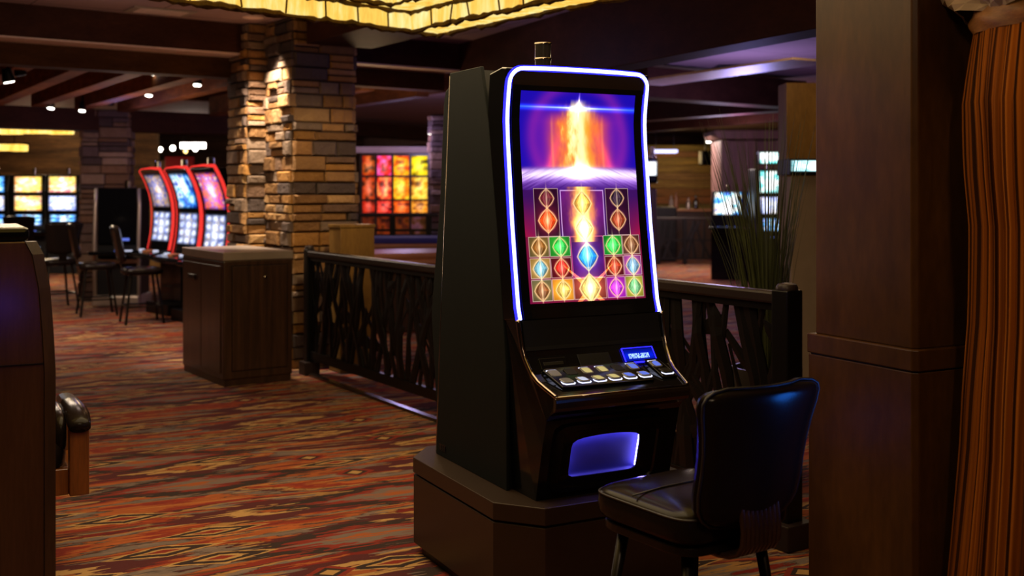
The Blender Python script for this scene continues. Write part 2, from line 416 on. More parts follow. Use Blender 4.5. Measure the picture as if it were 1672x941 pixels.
        mixc((np.abs(X-cx) < .005)*np.exp(-((Y-cy)/(r*.85))**4)*.5, (1., .9, .7))
        addc(np.exp(-(np.hypot((X-cx), (Y-cy)*1.5)/(r*.9))**2)*glow*.35, rgb)
    R = .098
    gem(.195, .51, R*.8, (.45, .12, .16), .2, .4); gem(.195, .615, R, (1., .28, .08), 1., .9)
    gem(.81, .51, R*.8, (.24, .14, .22), .1, .2); gem(.81, .615, R*.9, (.72, .26, .12), .4, .6)
    cols_c = [(cols[i]+cols[i+1])/2 for i in range(5)]; rows_c = [(rows[i]+rows[i+1])/2 for i in range(3)]
    gc = {(0, 0): (.55, .32, .10), (0, 1): (.20, .85, .30), (0, 3): (.22, .88, .32), (0, 4): (.5, .28, .14),
          (1, 0): (.45, .72, .80), (1, 1): (.85, .15, .10), (1, 3): (.75, .22, .10), (1, 4): (.50, .74, .88),
          (2, 0): (.55, .30, .14), (2, 1): (1., .80, .35), (2, 3): (.85, .22, .92), (2, 4): (.45, .78, .50)}
    for (r, q), g in gc.items(): gem(cols_c[q], rows_c[r], .080, g, .7, .7)
    gem(.515, .79, .112, (.12, .55, .98), 1., 1.)
    for s in (-1, 1): addc((np.abs((X-.515)*s*.55-(Y-.945)) < .02*(1-np.abs(X-.515)*4.5))*.6, (1., .6, .15))
    gem(.515, .94, .115, (1., .86, .45), 1.2, 1.2); gem(.505, .655, .10, (1., .85, .5), 1.2, 1.2); gem(.5, .535, .10, (1., .75, .3), .8, .8)
    addc(np.exp(-(np.hypot(dx*2., (Y-.68)*1.2)/.10)**2)*.6, (1, .8, .5))
    return c
def painter(pal, seed, freq=5., white=.4, rows=0):
    pal = np.array(pal)/255.
    def f(X, Y):
        n = fbm(X*freq, Y*freq*1.3, seed); m = fbm(X*freq*2.3, Y*freq*2.3, seed+11)
        k = np.clip((n-.2)/.6, 0, .999)*(len(pal)-1); i = k.astype(int); fr = (k-i)[..., None]
        c = pal[i]*(1-fr)+pal[np.minimum(i+1, len(pal)-1)]*fr
        g = np.exp(-(np.hypot((X-.5)*1.6, (Y-.5)*1.1)/.42)**2)*white
        c = c+(g*(.35+1.3*m))[..., None]
        if rows:
            a = (np.sin(X*PI*3)**2)*(np.sin(Y*PI*rows)**2)
            c = c*(.65+.7*a[..., None])
        e = np.minimum(np.minimum(X, 1-X)*10, np.minimum(Y, 1-Y)*10)
        return np.clip(c*np.clip(.35+e, 0, 1)[..., None], 0, 1)
    return f
def paint_text(seed, base=(.02, .10, .75), fg=(.8, .9, 1.), cells=12):
    rs = np.random.RandomState(seed); G = rs.rand(cells*3, 5) > .42
    def f(X, Y):
        c = np.ones(X.shape+(3,))*np.array(base)*(.6+.5*np.exp(-((Y-.55)/.35)**2))[..., None]
        x = (X-.12)/.74; y = (Y-.38)/.4
        ins = (x > 0)*(x < 1)*(y > 0)*(y < 1)
        i = np.clip((x*cells*3).astype(int), 0, cells*3-1); j = np.clip((y*5).astype(int), 0, 4)
        m = ins*G[i, j]*(i % 3 != 2 if False else 1)
        return np.clip(c+(m*.85)[..., None]*np.array(fg), 0, 1)
    return f

# ================================================================== SETTING
def slab(name, pts, z0, z1, mat, label, cat):
    mb = MB(); mb.vprism(pts, z0, z1); o = mb.build(name, mat); return tag(o, label, cat, kind='structure')
XL, XR, YN, YF, ZC = -17., 9., -3., 31., 3.04
mb = MB(); mb.box(XL, XR, YN, YF, -.08, 0); tag(mb.build('floor', 'carpet'), 'red orange and taupe southwestern patterned carpet covering the floor', 'carpet', kind='structure')
mb = MB(); mb.box(XL, XR, YN, YF, ZC, ZC+.1); tag(mb.build('ceiling', 'ceiling'), 'dusky tiled ceiling above the dark beams', 'ceiling', kind='structure')
mb = MB(); mb.box(XL, XR, YF, YF+.1, 0, ZC); tag(mb.build('wall_back', 'plankwall'), 'rough brown plank wall at the far end of the hall', 'wall', kind='structure')
mb = MB(); mb.box(XL-.1, XL, YN, YF, 0, ZC); tag(mb.build('wall_left', 'plankwall'), 'brown plank wall closing the hall on the slot bank side', 'wall', kind='structure')
mb = MB(); mb.box(XR, XR+.1, YN, YF, 0, ZC); tag(mb.build('wall_right', 'plankwall'), 'brown wall beyond the panelled column and curtain', 'wall', kind='structure')
mb = MB(); mb.box(XL, XR, YN-.1, YN, 0, ZC); tag(mb.build('wall_front', 'plankwall'), 'brown wall on the near side of the hall', 'wall', kind='structure')

def ceiling_beam(a, b, w, z0, z1, label, mat='beam', edge=False, name='ceiling_beam', bevel=.006):
    a, b = Vector((a[0], a[1], 0)), Vector((b[0], b[1], 0))
    mb = MB(); zc = (z0+z1)/2
    mb.bar(a+Vector((0, 0, zc)), b+Vector((0, 0, zc)), w, z1-z0)
    return tag(mb.build(name, mat, bevel=bevel), label, 'beam', kind='structure')
# the stepped beam on the far side of the lantern: an upper tier, a pale lip and a lower timber set back from it
def up(px, py, z): d = (z-H)*F/(HY-py); return Vector((GX(px, d), d))
bl = up(-60, -2.5, ZC); bc = up(752, 72, ZC)
bdir = (bc-bl).normalized(); bn = Vector((-bdir.y, bdir.x))        # away from the camera
bl2 = bl-bdir*3
ceiling_beam(bl2+bn*.16, bc+bn*.16, .32, 2.775, ZC+.02, 'upper dark tier of the long beam running behind the stone pillar')
ceiling_beam(bl2+bn*.42, bc+bn*.42, .22, 2.58, 2.775, 'lower brown timber hung under the long beam behind the stone pillar', 'underbeam')
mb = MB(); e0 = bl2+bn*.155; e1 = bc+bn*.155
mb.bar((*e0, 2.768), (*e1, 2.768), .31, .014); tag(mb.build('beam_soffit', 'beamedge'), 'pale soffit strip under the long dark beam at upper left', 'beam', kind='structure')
# beam from the far corner back towards the camera on the right
r0 = bc; r1 = up(1317, 50, 2.5); rd = (r1-r0).normalized(); rn = Vector((-rd.y, rd.x))
ceiling_beam(r0+rn*.12-rd*.3, r0+rd*11+rn*.12, .26, 2.5, ZC+.02, 'dark brown beam running above the slot machine from corner to panelled column')
# short brown beam from the stone pillar towards the lantern
sp0 = up(497, 72, 2.795)
ceiling_beam(sp0+Vector((.28, .16)), sp0+Vector((.28, .16))+Vector((BX.x, BX.y))*1.5, .62, 2.795, ZC+.02, 'short brown soffit beam between stone pillar and glowing lantern')

# timber ceiling with joists (left, beyond the long beam)
JZ = 2.62
jd = Vector((BX.x, BX.y))*-1
tl0 = bl2+bn*.6
pts = [tuple(tl0), tuple(tl0+bdir*9.6), tuple(tl0+bdir*9.6+jd*6.5), tuple(tl0+jd*6.5)]
slab('timber_ceiling', pts, 2.90, 2.97, 'boards', 'rough timber boarding above the exposed joists', 'ceiling')
jp = [(-52, 106), (45, 108), (140, 112), (237, 116), (327, 126), (415, 134), (600, 148), (690, 158)]
jlab = ['joist ending at the upper left picture corner beside two black spotlights', 'joist next after the pair of black track spotlights', 'joist with a pale worn streak on its lower edge',
        'joist with a blue tinted lower edge, under the bright lamp', 'joist between the two bright lamps beside the stone pillar', 'joist meeting the stone pillar at mid height of the timber ceiling',
        'short joist seen between the stone pillar and slot machine', 'joist end seen just beside the slot machine top']
for (px, py), lb in zip(jp, jlab):
    p = up(px, py, JZ)
    ceiling_beam(p, p+jd*5.2, .17, JZ, 2.90, 'rough brown timber '+lb, 'joist', name='timber_joist')
b2 = up(120, 178, 2.66)
ceiling_beam(b2-bdir*8, b2+bdir*3.4, .4, 2.36, 2.66, 'dark cross beam carrying the far ends of the joists', name='cross_beam')

mb = MB(); mb.box(XL, -7.2, 22.4, 22.5, 0, ZC); tag(mb.build('wall_side', 'plankwall'), 'brown plank wall just behind the yellow-screened slot bank', 'wall', kind='structure')
# ================================================================== STONE PILLARS
def stone_block(mb, cols, base, a, b, la, lb, z1, taper, rs, pal, h=(.07, .135), L=(.16, .42)):
    """stacked stones on the faces of a block with one corner at base, sides la along a and lb along b"""
    ctr = base+a*la/2+b*lb/2
    def P(u, w, z, out):      # u along the face loop
        return None
    faces = [(base, a, la, -b), (base+a*la, b, lb, a), (base+a*la+b*lb, -a, la, b), (base+b*lb, -b, lb, -a)]
    def T(p, z):
        k = 1-taper*z/3.
        q = ctr+(Vector((p.x, p.y, 0))-ctr)*k; q.z = z; return q
    # core
    cs = [base, base+a*la, base+a*la+b*lb, base+b*lb]
    n0 = len(mb.v)
    ccw = (a.x*b.y-a.y*b.x) > 0
    if not ccw: cs = cs[::-1]
    mb.hexa([T(p, 0) for p in cs]+[T(p, z1) for p in cs]); cols += [(*lin((44, 34, 26)), 1)]*(len(mb.v)-n0)
    z = 0.
    while z < z1-.02:
        hh = min(rs.uniform(*h), z1-z)
        for fi, (o, d, ln, nrm) in enumerate(faces):
            t = -.012 if rs.rand() > .5 else .0
            end = ln+(.02 if rs.rand() > .5 else 0)
            while t < end-.03:
                w = rs.uniform(*L)
                if end-t-w < .1: w = end-t
                hs = [(z, z+hh)]
                if hh > .1 and rs.rand() < .25: hs = [(z, z+hh*.5), (z+hh*.5, z+hh)]
                for za, zb in hs:
                    out = rs.uniform(.018, .055); g = .006
                    x0, x1, y0, y1 = t+g*rs.rand(), t+w-g*rs.uniform(.6, 1.4), za+.003, zb-g*rs.uniform(.8, 1.5)
                    cc = lin(pal[rs.randint(len(pal))]); v = rs.uniform(.75, 1.25); cc = tuple(min(1, x*v) for x in cc)
                    n0 = len(mb.v); ch = min(.018, (x1-x0)*.2, (y1-y0)*.3)
                    J = lambda s=.006: rs.uniform(-s, s)
                    q = lambda x, zz, of: T(o+d*x+nrm*of, zz)
                    back = [q(x0, y0, -.03), q(x1, y0, -.03), q(x1, y1, -.03), q(x0, y1, -.03)]
                    mid = [q(x0, y0, out-ch), q(x1, y0, out-ch), q(x1, y1, out-ch), q(x0, y1, out-ch)]
                    fr = [q(x0+ch+J(), y0+ch*.6, out+J()), q((x0+x1)/2+J(), y0+ch*.5, out+J()), q(x1-ch+J(), y0+ch*.6, out+J()),
                          q(x1-ch+J(), y1-ch*.6, out+J()), q((x0+x1)/2+J(), y1-ch*.5, out+J()), q(x0+ch+J(), y1-ch*.6, out+J())]
                    mb.add(back+mid+fr, [(0, 1, 5, 4), (1, 2, 6, 5), (2, 3, 7, 6), (3, 0, 4, 7), (4, 5, 10, 9, 8), (5, 6, 11, 10), (6, 7, 13, 12, 11), (7, 4, 8, 13), (8, 9, 12, 13), (9, 10, 11, 12)])
                    cols += [(*cc, 1)]*(len(mb.v)-n0)
                t += w
        z += hh
PAL = [(176, 132, 82), (158, 116, 70), (190, 150, 100), (146, 106, 62), (120, 92, 70), (104, 86, 76), (168, 120, 60), (134, 112, 92), (92, 78, 72)]
a3, b3 = AX.copy(), -BX.copy()
rs = np.random.RandomState(11)
mb = MB(); cols = []
cor = Vector((-1.89, 9.47, 0))
stone_block(mb, cols, cor, a3, b3, .63, 1.1, ZC, .10, rs, PAL)
inner = cor+b3*.64
stone_block(mb, cols, inner-a3*.165, a3, b3, .2, .5, ZC, .05, rs, PAL)
tag(mb.build('stone_pillar', 'stone', colors=cols), 'large stepped pillar of stacked tan stone lit by a downlight, behind the waste cabinet', 'pillar', kind='structure')
rs = np.random.RandomState(5); mb = MB(); cols = []
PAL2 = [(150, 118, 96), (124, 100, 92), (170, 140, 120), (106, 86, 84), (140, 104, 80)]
c2 = Vector((GX(130, 15.3), 15.3, 0))
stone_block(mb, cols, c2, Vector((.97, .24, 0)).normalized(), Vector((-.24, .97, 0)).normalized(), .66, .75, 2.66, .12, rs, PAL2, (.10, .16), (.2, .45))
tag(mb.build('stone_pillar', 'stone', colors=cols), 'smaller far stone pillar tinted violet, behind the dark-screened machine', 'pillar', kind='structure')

# ================================================================== MAIN SLOT MACHINE
K = 1.0288
ROT = math.radians(27.46)
P0 = Vector((.0045, 4.111, 0))
def L(w, s, z): return (K*w, K*s, H-(H-z)*K)
slot = thing('slot_machine', 'large black slot machine with a glowing white-blue light frame and gem game on screen', 'slot machine', P0, ROT)
W = .635
def prof_prism(prof, w0, w1):
    mb = MB(); mb.prism(prof, lambda s, z: L(w0, s, z), lambda s, z: L(w1, s, z)); return mb
side = [(.053, .44), (.70, .44), (.675, .72), (.56, 2.02), (.27, 2.02), (.203, 1.80), (.165, 1.58), (.126, 1.37), (.095, 1.16), (.072, 1.0), (.058, .889)]
prof_prism(side, 0, .014).build('side_panel', 'black', slot, bevel=.003)
prof_prism(side, W-.014, W).build('side_panel', 'black', slot, bevel=.003)
core = [(s+(.016 if s < .4 else -.01), z-(.012 if z > 1.9 else 0)) for s, z in side]
prof_prism(core, .0145, W-.0145).build('cabinet_body', 'panel', slot)
rear = [(.555, 2.0), (.585, 1.985), (.655, 1.955), (.672, 1.9), (.71, 1.5), (.79, 1.08), (.80, 1.0), (.79, .93), (.745, .62), (.735, .44), (.6, .44)]
prof_prism(rear, .02, W-.02).build('rear_housing', 'black', slot, bevel=.01)
for w0 in (.006, W-.016):
    mb = MB(); mb.sweep([L(w0+.004, .57, 2.01), L(w0+.004, .688, .72), L(w0+.004, .712, .445)], .006, 6); mb.build('edge_trim', 'chrome', slot, smooth=True)
FS = [(2.02, .05), (1.99, .052), (1.95, .058), (1.90, .068), (1.84, .076), (1.80, .078), (1.72, .073), (1.61, .060), (1.42, .0386), (1.27, .016), (1.12, -.008), (1.07, -.026)]
def fs(z):
    for (za, sa), (zb, sb) in zip(FS, FS[1:]):
        if z >= zb: t = (za-z)/(za-zb); return sa+(sb-sa)*min(max(t, 0), 1)
    return FS[-1][1]
shell = [(.20, 1.985), (.10, 2.0)]+[(fs(z)+.006, z) for z in (1.995, 1.95, 1.9, 1.84, 1.8, 1.72, 1.61, 1.42, 1.27, 1.12, 1.075)]+[(.09, 1.06), (.118, 1.16), (.145, 1.37), (.18, 1.58), (.22, 1.8)]
prof_prism(shell, .002, W-.002).build('front_shell', 'gloss', slot, bevel=.006)
def strip(mb, w0, w1, z0, z1, off, th, nz=14):
    for i in range(nz):
        za, zb = z0+(z1-z0)*i/nz, z0+(z1-z0)*(i+1)/nz
        mb.hexa([L(w0, fs(za)-off, za), L(w1, fs(za)-off, za), L(w1, fs(za)+th, za), L(w0, fs(za)+th, za),
                 L(w0, fs(zb)-off, zb), L(w1, fs(zb)-off, zb), L(w1, fs(zb)+th, zb), L(w0, fs(zb)+th, zb)])
SW0, SW1, SZ0, SZ1 = .066, .572, 1.128, 1.914
mb = MB(); strip(mb, .026, W-.026, SZ1+.004, 1.985, .004, .004, 5); mb.build('header_panel', 'bronze', slot)
mb = MB()
strip(mb, .030, SW0-.002, SZ0-.052, SZ1+.02, .005, .005); strip(mb, SW1+.002, W-.030, SZ0-.052, SZ1+.02, .005, .005)
strip(mb, SW0-.002, SW1+.002, SZ0-.052, SZ0-.003, .005, .005, 3); strip(mb, SW0-.002, SW1+.002, SZ1+.003, SZ1+.02, .005, .005, 2)
mb.build('screen_bezel', 'gloss', slot)
def scr(u, v):
    z = SZ1+(SZ0-SZ1)*v; return L(SW0+(SW1-SW0)*u, fs(z)-.002, z)
screen_part('game_screen', scr, paint_main, 250, 380, slot, 'bright screen of glowing gems under a fiery light column')
path = []
zs = [1.075, 1.12, 1.2, 1.27, 1.35, 1.42, 1.52, 1.61, 1.72, 1.80, 1.84, 1.90, 1.935]
wl, zt, rc = .013, 1.995, .055
pl = [(wl, z) for z in zs if z < zt-rc]
for k in range(7):
    a = PI-PI/2*k/6; pl.append((wl+rc+rc*math.cos(a), zt-rc+rc*math.sin(a)))
pr = [(W-w, z) for w, z in pl[::-1]]
full = pl+[(W*t, zt+.004*math.sin(PI*t)) for t in (.25, .4, .5, .6, .75)]+pr
mb = MB(); mb.sweep([L(w, fs(z)-.004, z) for w, z in full], .0078, 8, up=Vector((1, 0, 0))); led = mb.build('light_strip', 'led', slot, smooth=True); led['label'] = 'white-blue light strip framing the screen'
mb = MB(); mb.sweep([L(w, fs(z)+.004, z) for w, z in full], .0128, 8, up=Vector((1, 0, 0))); mb.build('edge_glow_diffuser', 'ledge', slot, smooth=True)  # wider glowing blue tube stands in for the strip's blue edge glow
# deck: chrome curve (s,z,inset)
DK = [(-.026, 1.075, 0), (-.036, 1.03, .001), (-.050, .98, .003), (-.065, .945, .005), (-.087, .915, .009), (-.108, .888, .013), (-.140, .866, .019), (-.185, .848, .026), (-.225, .833, .033), (-.243, .826, .036)]
def dk(t):      # t in [0,1] along the curve
    x = t*(len(DK)-1); i = min(int(x), len(DK)-2); f = x-i
    return tuple(DK[i][k]*(1-f)+DK[i+1][k]*f for k in range(3))
def dkz(z):     # param for a height
    for i in range(len(DK)-1):
        if DK[i][1] >= z >= DK[i+1][1]: return (i+(DK[i][1]-z)/(DK[i][1]-DK[i+1][1]))/(len(DK)-1)
    return 1.
def dks(s):
    for i in range(len(DK)-1):
        if DK[i][0] >= s >= DK[i+1][0]: return (i+(DK[i][0]-s)/(DK[i][0]-DK[i+1][0]))/(len(DK)-1)
    return 1.
def dkp(w, t, off=0.):
    s, z, _ = dk(t); a = dk(max(t-.03, 0)); b = dk(min(t+.03, 1))
    tx, tz = b[0]-a[0], b[1]-a[1]; l = math.hypot(tx, tz) or 1
    nx, nz = tz/l, -tx/l        # pointing forward/up
    if nz < 0: nx, nz = -nx, -nz
    return L(w, s+nx*off, z+nz*off)
low = [(s, z) for s, z, _ in DK]+[(-.240, .80), (-.236, .775), (-.205, .758), (-.185, .735), (-.16, .64), (-.130, .52), (-.112, .44), (.08, .44), (.08, 1.07)]
mb = MB()
ins = [i for _, _, i in DK]+[.036, .036, .034, .032, .030, .030, .030, .03, .004]
n = len(low)
rec = low[:-6]+[(-.185, .735), (-.175, .700), (-.085, .685), (-.05, .49), (-.118, .475), (-.112, .44), (.08, .44), (.08, 1.07)]
def body_piece(pf, wa, wb):
    m = len(pf); vs = [L(wa[i], *pf[i]) for i in range(m)]+[L(wb[i], *pf[i]) for i in range(m)]
    mb.add(vs, [tuple(range(m)), tuple(range(2*m-1, m-1, -1))]+[((i+1) % m, i, m+i, m+(i+1) % m) for i in range(m)])
body_piece(low, [i+.002 for i in ins], [.115]*n)
body_piece(rec, [.115]*len(rec), [.470]*len(rec))
body_piece(low, [.470]*n, [W-i-.002 for i in ins])
mb.build('lower_body', 'gloss', slot)
for sgn in (0, 1):
    mb = MB(); pts = []
    for i in range(41):
        s, z, ins_ = dk(i/40); w = ins_+.004; w = W-w if sgn else w
        pts.append(Vector(dkp(w, i/40, .003)))
    mb.sweep(pts, .010, 8, 1., .8, up=Vector((1, 0, 0))); mb.build('chrome_trim', 'chrome', slot, smooth=True)
mb = MB()
lip = [(-.234, .829), (-.244, .8285), (-.2515, .822), (-.2535, .81), (-.251, .79), (-.243, .777), (-.232, .777)]
mb.prism(lip, lambda s, z: L(.034, s, z), lambda s, z: L(W-.034, s, z)); mb.build('deck_lip', 'bronze', slot, bevel=.002)
mb = MB(); mb.sweep([L(.036, -.246, .8275), L(W-.036, -.246, .8275)], .0045, 8); mb.build('lip_highlight_trim', 'chrome', slot, smooth=True)
# matte plate under the screen
def dplate(w0, w1, t0, t1, off, name, mat, parent=slot, th=.004, bevel=.0015, nt=6):
    mb = MB()
    for i in range(nt):
        ta, tb = t0+(t1-t0)*i/nt, t0+(t1-t0)*(i+1)/nt
        mb.hexa([dkp(w0, tb, off-th), dkp(w1, tb, off-th), dkp(w1, ta, off-th), dkp(w0, ta, off-th), dkp(w0, tb, off), dkp(w1, tb, off), dkp(w1, ta, off), dkp(w0, ta, off)])
    return mb.build(name, mat, parent, bevel=bevel if nt == 1 else 0)
dplate(.022, W-.022, .01, dkz(.965), .0025, 'lower_screen_panel', 'panel')
bv = dplate(.062, .172, dkz(.935), dkz(.899), .006, 'bill_acceptor', 'gloss', nt=1, th=.012)
t = dplate(.075, .158, dkz(.922), dkz(.910), .0075, 'bill_slot', 'iron', bv, nt=1)
dplate(.225, .362, dkz(.940), dkz(.899), .004, 'blank_plate', 'panel', nt=1)
cd = dplate(.420, .556, dkz(.946), dkz(.897), .006, 'credit_display', 'gloss', nt=1, th=.012)
ta, tb = dkz(.942), dkz(.902)
screen_part('display_glass', lambda u, v: dkp(.425+.126*u, ta+(tb-ta)*v, .0066), paint_text(4), 60, 20, cd, 'blue display with small white characters')
mb = MB()
for w0, w1, tA, tB in ((.420, .556, dkz(.948), dkz(.9455)), (.420, .556, dkz(.899), dkz(.8955)), (.418, .4215, dkz(.947), dkz(.896)), (.5545, .558, dkz(.947), dkz(.896))):
    mb.hexa([dkp(w0, tB, .004), dkp(w1, tB, .004), dkp(w1, tA, .004), dkp(w0, tA, .004), dkp(w0, tB, .008), dkp(w1, tB, .008), dkp(w1, tA, .008), dkp(w0, tA, .008)])
mb.build('display_rim', 'ledge', cd)
# button pods
def pod(w0, w1, s0, s1, name, skew=.035):
    mb = MB(); pts = []
    t0, t1 = dks(s0), dks(s1)
    cr = [(w0, t0), (w1, t0), (w1+skew, t1), (w0+skew, t1)]
    ring = []
    for i in range(4):
        p, q, r = cr[i-1], cr[i], cr[(i+1) % 4]
        for f in (.0, .5, 1.):
            a = (q[0]+(p[0]-q[0])*.16*(1-f), q[1]+(p[1]-q[1])*.16*(1-f)); b = (q[0]+(r[0]-q[0])*.06*f, q[1]+(r[1]-q[1])*.06*f)
            ring.append(((a[0]+b[0])/2, (a[1]+b[1])/2))
    n = len(ring)
    vs = [dkp(w, t, 0) for w, t in ring]+[dkp(w, t, .010) for w, t in ring]
    mb.add(vs, [tuple(range(n, 2*n))]+[(i, (i+1) % n, n+(i+1) % n, n+i) for i in range(n)])
    return mb.build(name, 'gloss', slot, bevel=.003)
def button(w, s, parent, cap, rim=True, hw=.0245, hs=.0178):
    t0, t1 = dks(s+hs), dks(s-hs)
    def rr(k, off):
        out = []
        for i in range(16):
            a = 2*PI*(i+.5)/16; c, sn = math.cos(a), math.sin(a)
            e = (abs(c)**7+abs(sn)**7)**(-1/7)
            out.append(dkp(w+hw*k*e*c+.012*e*sn*.5, (t0+t1)/2+(t1-t0)/2*k*e*sn, off))
        return out
    mb = MB(); n = 16
    r0, r1, r2 = rr(1.10, .008), rr(1.10, .0135), rr(.98, .0145)
    mb.add(r0+r1+r2, [(i, (i+1) % n, n+(i+1) % n, n+i) for i in range(n)]+[(n+i, n+(i+1) % n, 2*n+(i+1) % n, 2*n+i) for i in range(n)]+[tuple(range(2*n, 3*n))])
    b = mb.build('button', 'btn_rim' if rim else 'panel', parent)
    mb = MB(); r0, r1, r2 = rr(.90, .0125), rr(.90, .0175), rr(.78, .0195)
    mb.add(r0+r1+r2, [(i, (i+1) % n, n+(i+1) % n, n+i) for i in range(n)]+[(n+i, n+(i+1) % n, 2*n+(i+1) % n, 2*n+i) for i in range(n)]+[tuple(range(2*n, 3*n))])
    mb.build('button_cap', 'btn_grey' if cap == 'btn_grey' else ('panel' if cap == 'panel' else 'btn_grey'), b)
    if cap not in ('panel', 'btn_grey'):
        mb = MB(); r0, r2 = rr(.62, .0196), rr(.50, .0202)
        mb.add(r0+r2, [(i, (i+1) % n, n+(i+1) % n, n+i) for i in range(n)]+[tuple(range(n, 2*n))]); mb.build('lit_symbol', cap, b)
p1 = pod(.058, .452, -.098, -.200, 'button_panel')
for i, cap in enumerate(('btn_grey', 'panel', 'btn_yellow', 'btn_yellow', 'panel', 'btn_blue')):
    button(.097+.0665*i, -.123, p1, cap, cap != 'panel')
for i, cap in enumerate(('btn_grey', 'btn_white', 'btn_yellow', 'btn_yellow', 'btn_blue', 'btn_blue')):
    button(.123+.0655*i, -.168, p1, cap)
p2 = pod(.497, .562, -.095, -.190, 'small_button_pod', .028)
button(.533, -.120, p2, 'btn_blue'); button(.553, -.160, p2, 'panel')
# lower door with blue-lit recess
def lowp(w, z, off=0.):
    tb = [(.735, -.185), (.64, -.160), (.52, -.130), (.44, -.112)]
    s = tb[0][1]
    for (za, sa), (zb, sb) in zip(tb, tb[1:]):
        if z <= za: s = sa+(sb-sa)*(za-z)/(za-zb)
    return L(w, s-off, z)
dz0, dz1, dw0, dw1 = .462, .712, .075, .545
oz0, oz1, ow0, ow1 = .515, .655, .145, .438
NQ = 48
def rrect(w0, w1, z0, z1, r, arch=0., n=NQ):
    out = []
    for i in range(n):
        a = 2*PI*(i+.5)/n; c, sn = math.cos(a), math.sin(a); e = (abs(c)**10+abs(sn)**10)**-.1
        x, y = e*c, e*sn
        out.append(((w0+w1)/2+(w1-w0)/2*x, (z0+z1)/2+(z1-z0)/2*y+(arch*(1-x*x) if y > .5 else 0)))
    return out
o_out = rrect(dw0, dw1, dz0, dz1, .02); o_mid = rrect(dw0+.03, dw1-.03, dz0+.016, dz1-.02, .02); o_in = rrect(ow0, ow1, oz0, oz1, .02, .012)
mb = MB(); n = NQ
rings = [[lowp(w, z, -.004) for w, z in o_out], [lowp(w, z, .012) for w, z in o_out], [lowp(w, z, .014) for w, z in o_mid], [lowp(w, z, .008) for w, z in rrect(dw0+.036, dw1-.036, dz0+.021, dz1-.025, .02)],
         [lowp(w, z, .010) for w, z in rrect(ow0-.01, ow1+.01, oz0-.008, oz1+.008, .02, .012)], [lowp(w, z, .012) for w, z in o_in], [lowp(w, z, .004) for w, z in o_in]]
vs = [v for r in rings for v in r]; fcs = []
for k in range(len(rings)-1): fcs += [(k*n+i, k*n+(i+1) % n, (k+1)*n+(i+1) % n, (k+1)*n+i) for i in range(n)]
mb.add(vs, fcs); door = mb.build('lower_door', 'gloss', slot, smooth='auto')
# concave light box behind the opening (built forward of the body so nothing hides it)
def bowl(u, v):
    x = 2*u-1; y = 2*v-1
    r = 1-(1-min(1, abs(x))**24)*(1-min(1, abs(y))**26)
    w = ow0-.022+(ow1-ow0+.044)*u; z = oz0-.010+(oz1-oz0+.024)*v+(.012*(1-x*x) if y > 0 else 0)*y*y
    return lowp(w, z, -.030+.029*r)
t = NT('light_box_interior')
MBX = t.bsdf(lin((62, 62, 140)), .5)
mb = MB(); mb.grid(bowl, 48, 28); mb.build('light_box', MBX, door, smooth=True)
def ob(x, y, off):
    w = ow0+(ow1-ow0)*(x+1)/2; z = oz0+(oz1-oz0)*(y+1)/2+(.012*(1-x*x) if y > .9 else 0); return lowp(w, z, off)
for pts_ in ([(-.95+1.9*i/12, 1.08) for i in range(13)], [(-1.09, -.9+1.8*i/8) for i in range(9)], [(1.09, -.9+1.8*i/8) for i in range(9)]):
    mb = MB(); mb.sweep([ob(*p, -.019) for p in pts_], .0017, 6); mb.build('light_box_tube', 'blueled', door, smooth=True)
# three small sockets low on the side, tower lamp on top
vp = MB(); vp.prism([(.60, .462), (.66, .462), (.66, .492), (.60, .492)], lambda s, z: L(-.001, s, z), lambda s, z: L(.004, s, z)); vpo = vp.build('socket_plate', 'gloss', slot)
for k in range(3):
    m_ = MB(); s0 = .604+.019*k; m_.prism([(s0, .467), (s0+.013, .467), (s0+.013, .487), (s0, .487)], lambda s, z: L(-.0025, s, z), lambda s, z: L(0, s, z)); m_.build('socket', 'iron', vpo)
tl = L(.318, .35, 2.0)
mb = MB(); mb.lathe([(.040, .0), (.040, .03), (.034, .035)], tl); tw = mb.build('tower_lamp', 'panel', slot, smooth='auto')
mb = MB(); mb.lathe([(.034, .032), (.034, .068), (.036, .070), (.036, .076), (.034, .078), (.034, .135), (.030, .140)], tl); mb.build('lamp_lens', 'glassdark', tw, smooth='auto')
for z in (.072, .135):
    mb = MB(); mb.lathe([(.0365, z), (.0365, z+.006), (.036, z+.007)], tl); mb.build('lamp_ring', 'chrome', tw, smooth='auto')

# pedestal
ped = thing('machine_pedestal', 'bronze-brown octagonal pedestal carrying the glowing slot machine', 'pedestal', P0, ROT)
def octo(g, w0=-.113, w1=.766, s0=-.213, s1=.86, c=.13, cy=.155):
    w0 += g; w1 -= g; s0 += g; s1 -= g
    return [(w0+c, s0), (w1-c, s0), (w1, s0+cy), (w1, s1-cy), (w1-c, s1), (w0+c, s1), (w0, s1-cy), (w0, s0+cy)]
mb = MB(); mb.vprism(octo(0), .345, .408); mb.build('pedestal_top', 'pedestal', ped, bevel=.003)
mb = MB(); mb.vprism(octo(.012), .335, .345); mb.build('shadow_gap', 'iron', ped)
mb = MB(); mb.vprism(octo(.002), .046, .336); mb.build('pedestal_body', 'pedestal', ped, bevel=.003)
mb = MB(); mb.vprism(octo(.03), 0, .046); mb.build('toe_kick', 'panel', ped)

